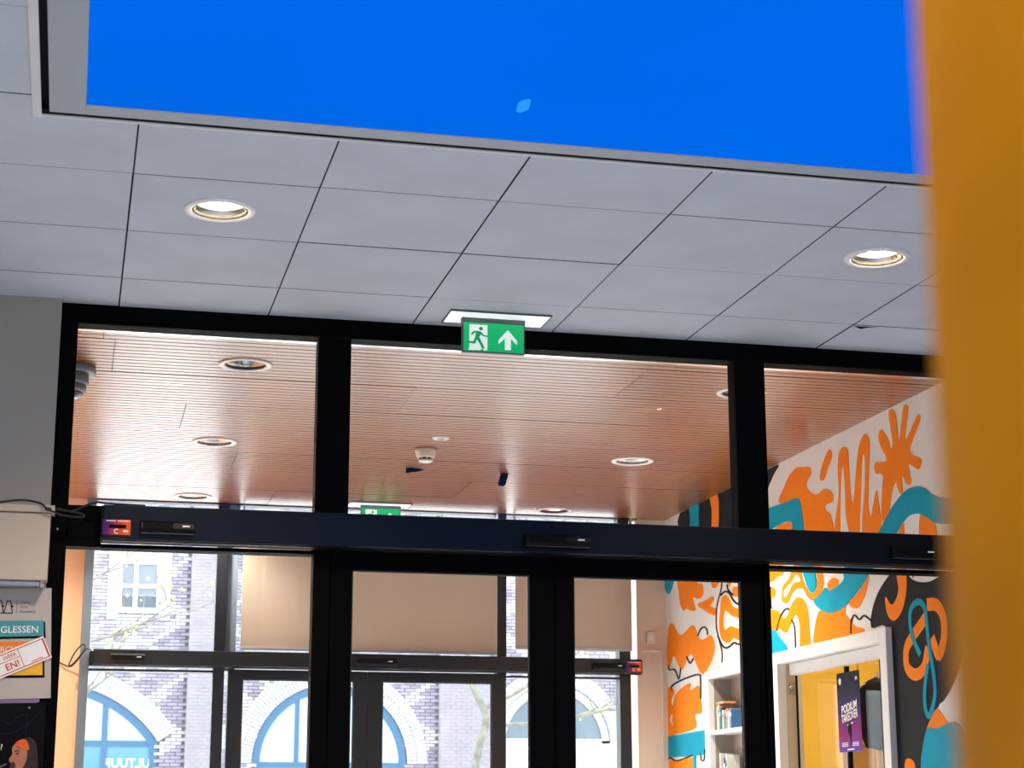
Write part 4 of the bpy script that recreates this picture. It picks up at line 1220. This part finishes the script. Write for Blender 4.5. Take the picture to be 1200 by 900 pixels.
for i in range(len(prof) - 1):
    for k in range(nn):
        k2 = (k + 1) % nn
        fs.append((i * nn + k, i * nn + k2, (i + 1) * nn + k2, (i + 1) * nn + k))
fs += [tuple(range(nn - 1, -1, -1)), tuple(range((len(prof) - 1) * nn, len(prof) * nn))]
b.add(vs_, fs).build('coat', 'dark_cloth', ct, smooth=True)
t = thing('wooden_cabinet', (5.04, 10.9, 0.0), 'plain wooden cabinet standing behind the dark coat in the yellow office', 'cabinet')
part('body', 'tan_panel', t, (4.81, 5.34, 10.70, 11.15, 0.06, 1.60), bevel=0.006)
part('top', 'tan_panel', t, (4.79, 5.36, 10.68, 11.17, 1.60, 1.63), bevel=0.004)
d_ = part('door', 'tan_panel', t, (4.83, 5.07, 10.685, 10.70, 0.10, 1.57), bevel=0.003)
part('handle', 'steel', d_, (5.04, 5.05, 10.672, 10.685, 0.9, 1.02))
d_ = part('door', 'tan_panel', t, (5.08, 5.32, 10.685, 10.70, 0.10, 1.57), bevel=0.003)
part('handle', 'steel', d_, (5.10, 5.11, 10.672, 10.685, 0.9, 1.02))
part('plinth', 'black', t, (4.84, 5.31, 10.73, 11.12, 0, 0.06))

# ------------------------------------------------------------------ leaflet niche
ns = thing('leaflet_shelf', (XW, 10.78, 0.25), 'white-framed leaflet shelf set into the mural wall', 'shelf')
SX = XW - 0.03
part('frame_side', 'white', ns, (SX, XW + 0.01, 11.20, 11.262, 0.19, 2.072), bevel=0.003)
part('frame_side', 'white', ns, (SX, XW + 0.01, 10.29, 10.345, 0.19, 2.072), bevel=0.003)
part('frame_head', 'white', ns, (SX, XW + 0.01, 10.345, 11.20, 2.020, 2.072), bevel=0.003)
part('frame_bottom', 'white', ns, (SX, XW + 0.01, 10.345, 11.20, 0.19, 0.25), bevel=0.003)
part('side_panel', 'shelf_in', ns, (XW + 0.01, XW + 0.115, 11.19, 11.215, 0.25, 2.03))
part('side_panel', 'shelf_in', ns, (XW + 0.01, XW + 0.115, 10.335, 10.36, 0.25, 2.03))
part('back_panel', 'shelf_in', ns, (XW + 0.115, XW + 0.125, 10.335, 11.215, 0.25, 2.03))
part('top_panel', 'shelf_in', ns, (XW + 0.01, XW + 0.115, 10.36, 11.19, 2.02, 2.03))
SHZ = [1.672, 1.33, 0.98, 0.62]
for z in SHZ:
    part('shelf_board', 'white', ns, (SX + 0.004, XW + 0.115, 10.36, 11.19, z, z + 0.026), bevel=0.002)

book_cols = {'teal': lin(30, 140, 150), 'white': lin(228, 226, 222), 'black': lin(36, 38, 44), 'orange': lin(236, 130, 40), 'cream': lin(226, 206, 160), 'pink': lin(226, 170, 176), 'blue': lin(60, 110, 160), 'green': lin(70, 150, 110)}
for k_, c_ in book_cols.items():
    M['bk_' + k_] = mat('booklet_' + k_, c_, 0.5, var=0.06, scale=20)


def booklet(label, y, z, w, h, colr, lean=0.0, tilt=0.0, depth=0.085, edge='white'):
    """a standing booklet: spine towards the porch"""
    t = thing('booklet', (XW + 0.01, y, z), label, 'booklet', 'booklets on the leaflet shelf')
    for nm, m, q in (('cover', 'bk_' + colr, (0, depth, 0, w, 0, h)), ('pages', 'bk_' + edge, (0.004, depth - 0.002, w * 0.15, w * 0.85, h, h + 0.002)), ('title_band', 'bk_' + edge, (-0.001, 0, w * 0.1, w * 0.9, h * 0.62, h * 0.8))):
        mb = MB().box(*q)
        o = mb.build(nm, m, None)
        o.parent = t
        o.location = o.location.copy()
    t.rotation_euler = (lean, 0, 0)
    t.location = (XW + 0.005 + tilt, y, z)
    return t


z = SHZ[0] + 0.0265
specs = [('white', 0.016, 0.150, 'white', 'thin white booklet against the side of the upper shelf'), ('cream', 0.020, 0.158, 'teal', 'cream booklet beside the thin white one on the upper shelf'),
         ('teal', 0.018, 0.140, 'white', 'slim teal booklet between cream and black ones on the upper shelf'), ('black', 0.022, 0.135, 'teal', 'black booklet on the upper shelf'),
         ('white', 0.020, 0.120, 'orange', 'white booklet with orange band next to the black one'), ('teal', 0.040, 0.098, 'blue', 'thick teal booklet on the upper shelf'),
         ('orange', 0.022, 0.125, 'white', 'orange booklet on the upper shelf'), ('white', 0.030, 0.110, 'pink', 'white booklet with pink band on the upper shelf'),
         ('blue', 0.030, 0.120, 'white', 'blue booklet on the upper shelf')]
yy = 11.155
for k, (c_, w, h, e_, lb) in enumerate(specs):
    yy -= w + 0.006
    booklet(lb, yy, z, w, h, c_, edge=e_)
t = thing('booklet', (XW + 0.02, 11.06, z + 0.1605), 'orange booklet lying flat on top of the standing booklets', 'booklet', 'booklets on the leaflet shelf')
part('cover', 'bk_orange', t, (XW + 0.005, XW + 0.090, 11.02, 11.165, z + 0.1605, z + 0.168))
part('pages', 'bk_cream', t, (XW + 0.007, XW + 0.088, 11.022, 11.16, z + 0.168, z + 0.174))
z = SHZ[1] + 0.0265
yy = 11.13
for c_, w, h, e_, ln, lb in (('white', 0.018, 0.20, 'pink', 0.0, 'tall white booklet upright on the lower shelf'), ('pink', 0.030, 0.11, 'white', 0.0, 'short pink booklet on the lower shelf'), ('black', 0.026, 0.17, 'white', 0.0, 'dark booklet on the lower shelf'),
                             ('white', 0.022, 0.19, 'blue', 0.0, 'white booklet with blue band on the lower shelf'), ('green', 0.040, 0.09, 'white', 0.0, 'low green booklet on the lower shelf')):
    yy -= w + 0.012
    booklet(lb, yy, z, w, h, c_, edge=e_)

# ------------------------------------------------------------------ ochre column beside the camera
cc = thing('ochre_column', (0.348, 0.426, 0.0), 'ochre yellow round column with a steel base collar standing in the lobby', 'column')
RC = 0.120
MB().lathe([(RC, 0.10), (RC, H - 0.03)], (0.348, 0.426, 0), n=64, close=False).build('shaft', 'ochre', cc, smooth=True)
MB().lathe([(RC + 0.012, 0.0), (RC + 0.012, 0.09), (RC + 0.004, 0.10), (RC - 0.01, 0.10), (RC - 0.01, 0.0)], (0.348, 0.426, 0), n=64).build('base_collar', 'steel', cc, smooth=False)
MB().lathe([(RC + 0.010, H - 0.03), (RC + 0.010, H), (RC - 0.01, H), (RC - 0.01, H - 0.03)], (0.348, 0.426, 0), n=64).build('top_collar', 'trim_white', cc)

# ================================================================== OUTSIDE: brick building
bb = thing('brick_building', (5.0, YB, -0.05), 'mauve and white patterned brick building with blue arched windows across the street', 'building')
MB().box(-9, 22, YB + 0.09, YB + 6, -0.05, 9.5).build('wall', 'mortar', bb)
BW, BH, CH = 0.215, 0.062, 0.0735
A1 = dict(cx=-0.43, cz=1.20, r=2.74, half=2.26)      # segmental window
A2 = dict(cx=5.47, cz=2.33, r=1.66, half=1.66)
A3 = dict(cx=10.42, cz=2.80, r=1.27, half=1.27)


def in_arch(x, zz, A, grow):
    dx, dz = x - A['cx'], zz - A['cz']
    if abs(dx) > A['half'] + (grow if A is not A1 else grow * 0.6):
        return False
    spring = A['cz'] if A is not A1 else 2.75
    if zz < spring:
        return abs(dx) < A['half']
    return math.hypot(dx, dz) < A['r'] + grow


PIL = [(2.40, 2.93), (7.83, 8.93)]


def brick_colour(x, zz, row):
    """white diamonds on mauve, glare painted as paler bricks higher up"""
    d = min(abs(x - 2.40), abs(x - 7.83), abs(x - 2.93), abs(x - 8.93))
    tri = abs(((zz + 0.2) / 0.62) % 2 - 1)                      # zigzag
    q = 0.10 + 0.75 * tri
    s = random.random()
    if abs(d - q) < 0.16 or abs(d - q - 0.85) < 0.14:
        return 2
    if zz > 4.6 and d > 0.7:  # overexposure glare put into the upper bricks as whiter colours
        return 2 if s < 0.62 else 3
    return 1 if s < 0.35 else 0


W1 = (0.86, 1.78, 5.45, 6.58)
full = MB().box(-BW/2, BW/2, 0, 0.1, -BH/2, BH/2)
mesh_by_col = [full.mesh('brick', [M[m]], (0, 0, 0)) for m in ('b_purple', 'b_dark', 'b_white', 'b_pale')]
stuff = MB()
n_single = 0
row = 0
zz = 0.6
while zz < 8.6:
    off = (row % 2) * (BW + 0.011) / 2
    x = -4.0 + off
    while x < 17:
        skip = in_arch(x, zz, A1, 0.10) or in_arch(x, zz, A2, 0.10) or in_arch(x, zz, A3, 0.10)
        skip = skip or (W1[0] - 0.1 < x < W1[1] + 0.1 and W1[2] < zz < W1[3])
        skip = skip or any(a < x < c_ for a, c_ in PIL)
        skip = skip or (abs(x - A3['cx']) < 1.55 and zz < 2.84)
        if not skip:
            col_i = brick_colour(x, zz, row)
            dy = random.uniform(-0.004, 0.004)
            if n_single < 240 and 6.5 < x < 7.9 and 2.2 < zz < 4.2 or n_single < 300 and 1.9 < x < 2.45 and 2.3 < zz < 4.3:
                link('brick', mesh_by_col[col_i], (x, YB + dy, zz), bb)
                n_single += 1
            else:
                stuff.box(x - BW/2, x + BW/2, YB + dy, YB + 0.1, zz - BH/2, zz + BH/2, col_i)
        x += BW + 0.011
    row += 1
    zz += CH
stuff.build('brickwork', ['b_purple', 'b_dark', 'b_white', 'b_pale'], bb, kind='stuff', label='mauve and white bricks of the front')
# pilasters in paler brick
for a, c_ in PIL:
    st_ = MB()
    st_.box(a, c_, YB - 0.19, YB + 0.09, 0.0, 8.6, 1)
    zz, row = 0.6, 0
    while zz < 8.6:
        x = a
        edge = [a] + [e for e in [a + 0.113 * (row % 2) + (BW + 0.011) * k for k in range(1, 12)] if a + 0.06 < e < c_ - 0.06] + [c_]
        for e0, e1 in zip(edge[:-1], edge[1:]):
            st_.box(e0 + 0.005, e1 - 0.005, YB - 0.20 - random.uniform(0, 0.004), YB - 0.18, zz - BH/2, zz + BH/2, 0 if random.random() > 0.08 else 2)
        zz += CH
        row += 1
    st_.build('pilaster', ['b_pale', 'mortar', 'b_purple'], bb, kind='stuff', label='pale brick pilaster')


# arch rings: radial white bricks
def ring(A, a0, a1, r0, r1, n, stagger=0.0):
    dt = (a1 - a0) / n
    for k in range(n):
        t0, t1 = a0 + dt * k + 0.006 / r1, a0 + dt * (k + 1) - 0.006 / r1
        t_ = (t0 + t1) / 2
        key = (id(A), r0, r1, n)
        if key not in ring.cache:
            h = (t1 - t0) / 2
            q = [(r0 * math.sin(-h), -0.02, r0 * math.cos(h)), (r0 * math.sin(h), -0.02, r0 * math.cos(h)), (r1 * math.sin(h), -0.02, r1 * math.cos(h)), (r1 * math.sin(-h), -0.02, r1 * math.cos(h))]
            rm = (r0 + r1) / 2
            ring.cache[key] = MB().prism([(p[0], p[1], p[2] - rm) for p in q], (0, 0.11, 0)).mesh('arch_brick', [M['b_white']], (0, 0, 0))
        rm = (r0 + r1) / 2
        o = link('arch_brick', ring.cache[key], (A['cx'] + rm * math.sin(t_), YB, A['cz'] + rm * math.cos(t_)), bb)
        o.rotation_euler = (0, t_, 0)


ring.cache = {}
hp = math.pi / 2
ring(A2, -hp, hp, 1.67, 1.885, 74)
ring(A2, -hp, hp, 1.895, 2.11, 74)
ring(A1, -0.97, 0.97, 2.75, 3.17, 68)
ring(A3, -hp, hp, 1.28, 1.62, 56)


# arched windows
def arc_pts(A, r, a0, a1, n=28):
    return [(A['cx'] + r * math.sin(a0 + (a1 - a0) * k / n), A['cz'] + r * math.cos(a0 + (a1 - a0) * k / n)) for k in range(n + 1)]


def arched_window(A, half_angle, z_base, fw, frame_m, pane_m, bars, label):
    w = thing('arched_window', (A['cx'], YB + 0.05, z_base), label=label)
    w.parent = bb
    w.location = Vector((A['cx'], YB + 0.05, z_base)) - WLOC[bb.name]
    WLOC[w.name] = Vector((A['cx'], YB + 0.05, z_base))
    outer = arc_pts(A, A['r'], -half_angle, half_angle)
    inner = arc_pts(A, A['r'] - fw, -half_angle, half_angle)
    inner = [(max(A['cx'] - A['half'] + fw, min(A['cx'] + A['half'] - fw, p[0])), p[1]) for p in inner]
    o_ = [(outer[0][0], z_base)] + outer + [(outer[-1][0], z_base)]
    i_ = [(outer[0][0] + fw, z_base)] + inner + [(outer[-1][0] - fw, z_base)]
    b = MB()
    vs_ = [(p[0], YB + 0.02, p[1]) for p in o_] + [(p[0], YB + 0.02, p[1]) for p in i_]
    n = len(o_)
    vs_ += [(p[0], YB + 0.085, p[2]) for p in vs_]
    fs = []
    for k in range(n - 1):
        fs += [(k, k + 1, n + k + 1, n + k), (n + k, n + k + 1, 3 * n + k + 1, 3 * n + k), (k, k + 1, 2 * n + k + 1, 2 * n + k)]
    b.add(vs_, fs).build('window_frame', frame_m, w)
    zs = bars[1][2] if len(bars) > 1 else z_base          # transom height: painted sky tone above, bluer below
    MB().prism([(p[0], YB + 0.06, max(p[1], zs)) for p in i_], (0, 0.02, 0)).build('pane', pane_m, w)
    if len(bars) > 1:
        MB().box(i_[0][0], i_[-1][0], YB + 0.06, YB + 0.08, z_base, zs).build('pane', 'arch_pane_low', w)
    for k, q in enumerate(bars):
        MB().box(q[0], q[1], YB + 0.03 + 0.003 * k, YB + 0.065, q[2], q[3]).build('glazing_bar', frame_m, w)
    return w


aw1 = arched_window(A1, math.asin(2.26 / 2.74), 0.9, 0.16, 'arch_blue', 'arch_pane',
                    [(0.68, 0.80, 0.9, 3.66), (-2.05, 1.70, 2.66, 2.78), (-1.66, -1.54, 0.9, 3.66)], 'wide low-arched blue window')
arched_window(A2, hp, 0.9, 0.16, 'arch_blue', 'arch_pane', [(5.41, 5.53, 0.9, 3.86), (3.9, 7.0, 2.25, 2.36), (6.12, 6.22, 2.36, 3.70), (4.70, 4.80, 2.36, 3.70)], 'round-arched blue window')
aw3 = arched_window(A3, hp, 2.86, 0.17, 'b_white', 'arch_pane_dark', [(9.2, 11.6, 2.80, 2.90)], 'white round-arched window with dark glass')
part('sill_panel', 'b_white', bb, (8.94, 12.04, YB - 0.02, YB + 0.09, 0.0, 2.80), label='white panel under the round-arched window')
text('lettering', 'ULTUUR', 'print_white', aw1, (1.70, YB + 0.055, 2.235), (-1, 0, 0), V_, 0.26, width=0.94, thick=0.004)
# small sash window upstairs
sw = thing('sash_window', (1.32, YB, 5.5), label='small white sash window upstairs')
sw.parent = bb
sw.location = Vector((1.32, YB, 5.5)) - WLOC[bb.name]
x0, x1, z0, z1 = 0.90, 1.74, 5.50, 6.54
fr = 0.05
part('window_frame', 'white', sw, (x0, x0 + fr, YB + 0.01, YB + 0.08, z0, z1), (x1 - fr, x1, YB + 0.01, YB + 0.08, z0, z1), (x0 + fr, x1 - fr, YB + 0.01, YB + 0.08, z0, z0 + fr), (x0 + fr, x1 - fr, YB + 0.01, YB + 0.08, z1 - fr, z1))
part('glazing_bar', 'white', sw, (1.20, 1.28, YB + 0.02, YB + 0.08, z0 + fr, z1 - fr))
part('glazing_bar', 'white', sw, (x0 + fr, 1.20, YB + 0.02, YB + 0.08, 5.98, 6.05), (1.28, x1 - fr, YB + 0.02, YB + 0.08, 5.98, 6.05))
part('pane', 'house_pane', sw, (x0 + fr, x1 - fr, YB + 0.06, YB + 0.07, z0 + fr, z1 - fr))
part('blind', 'blind_grey', sw, (x0 + fr, x1 - fr, YB + 0.055, YB + 0.058, 5.80, z1 - fr))
part('sill', 'white', sw, (x0 - 0.06, x1 + 0.06, YB - 0.05, YB + 0.08, z0 - 0.06, z0))
part('surround', 'b_white', bb, (0.66, 0.90, YB - 0.012, YB + 0.09, 5.3, 6.85), (1.74, 1.98, YB - 0.012, YB + 0.09, 5.3, 6.85), (0.90, 1.74, YB - 0.012, YB + 0.09, 6.54, 6.85), label='white window surround')
WLOC[sw.name] = Vector((1.32, YB, 5.5))

# ------------------------------------------------------------------ street trees
def tree(name, base, trunk_pts, limbs, label, seed, nbud):
    rnd = random.Random(seed)
    t = thing('bare_tree', base, label, 'tree', 'young street trees')
    tb = MB()
    n = len(trunk_pts)
    tb.tube(spline(trunk_pts, False, 4), [0.066 - 0.028 * i / (4 * (n - 1)) for i in range(4 * (n - 1) + 1)], n=10)
    tb.build('trunk', 'bark', t, smooth=True)
    tips = []
    br_ = MB()

    def grow(p, d, length, r, lev):
        pts = [p]
        q, dd = Vector(p), Vector(d)
        for k in range(5):
            dd = (dd + Vector((rnd.uniform(-.25, .25), rnd.uniform(-.25, .25), rnd.uniform(-.12, .22)))).normalized()
            q = q + dd * length / 5
            pts.append(tuple(q))
            if lev < 2 and k >= 1 and rnd.random() < 0.8:
                sd = (dd + Vector((rnd.uniform(-1, 1), rnd.uniform(-1, 1), rnd.uniform(-.3, .5)))).normalized()
                grow(tuple(q), sd, length * rnd.uniform(0.45, 0.65), r * 0.55, lev + 1)
            if lev >= 1:
                tips.append(tuple(q))
        br_.tube(pts, [r * (1 - 0.7 * i / 5) for i in range(6)], n=5)
    for p, d, ln, r in limbs:
        grow(p, Vector(d).normalized(), ln, r, 0)
    br_.build('branches', 'bark', t, kind='stuff', label='thin bare twigs')
    bd = MB()
    for k in range(nbud):
        p = Vector(rnd.choice(tips)) + Vector((rnd.gauss(0, .06), rnd.gauss(0, .06), rnd.gauss(0, .06)))
        r = rnd.uniform(0.012, 0.03)
        bd.add([p + Vector((r, 0, 0)), p + Vector((-r, 0, 0)), p + Vector((0, r, 0)), p + Vector((0, -r, 0)), p + Vector((0, 0, r * 1.4)), p + Vector((0, 0, -r))],
               [(0, 2, 4), (2, 1, 4), (1, 3, 4), (3, 0, 4), (2, 0, 5), (1, 2, 5), (3, 1, 5), (0, 3, 5)])
    bd.build('buds', 'bud', t, kind='stuff', label='pale green spring buds')


tree('a', (5.45, 25, -0.05), [(5.45, 25, -0.05), (5.38, 25, 1.0), (5.42, 25, 1.9), (5.56, 25, 2.5), (5.42, 25, 2.85), (5.34, 25, 3.2), (5.30, 25, 4.6)],
     [((5.50, 25, 2.62), (1, 0.1, 0.35), 2.4, 0.035), ((5.54, 25, 2.40), (1, -0.1, 0.12), 2.2, 0.03), ((5.36, 25, 3.3), (-0.8, 0, 0.7), 1.8, 0.03), ((5.32, 25, 3.9), (0.7, 0.2, 0.9), 1.8, 0.03), ((5.31, 25, 4.4), (-0.3, 0, 1), 1.6, 0.03)],
     'bare young street tree with pale bark seen through the outer door', 5, 260)
tree('b', (-0.55, 25, -0.05), [(-0.55, 25, -0.05), (-0.60, 25, 1.2), (-0.52, 25, 2.2), (-0.58, 25, 3.4), (-0.50, 25, 4.8)],
     [((-0.52, 25, 2.35), (1, 0, 0.30), 1.9, 0.028), ((-0.56, 25, 3.1), (1, 0.1, 0.55), 2.0, 0.028), ((-0.55, 25, 3.7), (0.9, -0.1, 0.5), 1.9, 0.025), ((-0.52, 25, 4.5), (-0.5, 0, 0.9), 1.5, 0.02), ((-0.55, 25, 2.8), (-0.9, 0, 0.5), 1.5, 0.02)],
     'bare young street tree whose twigs cross the sash window opposite', 11, 170)
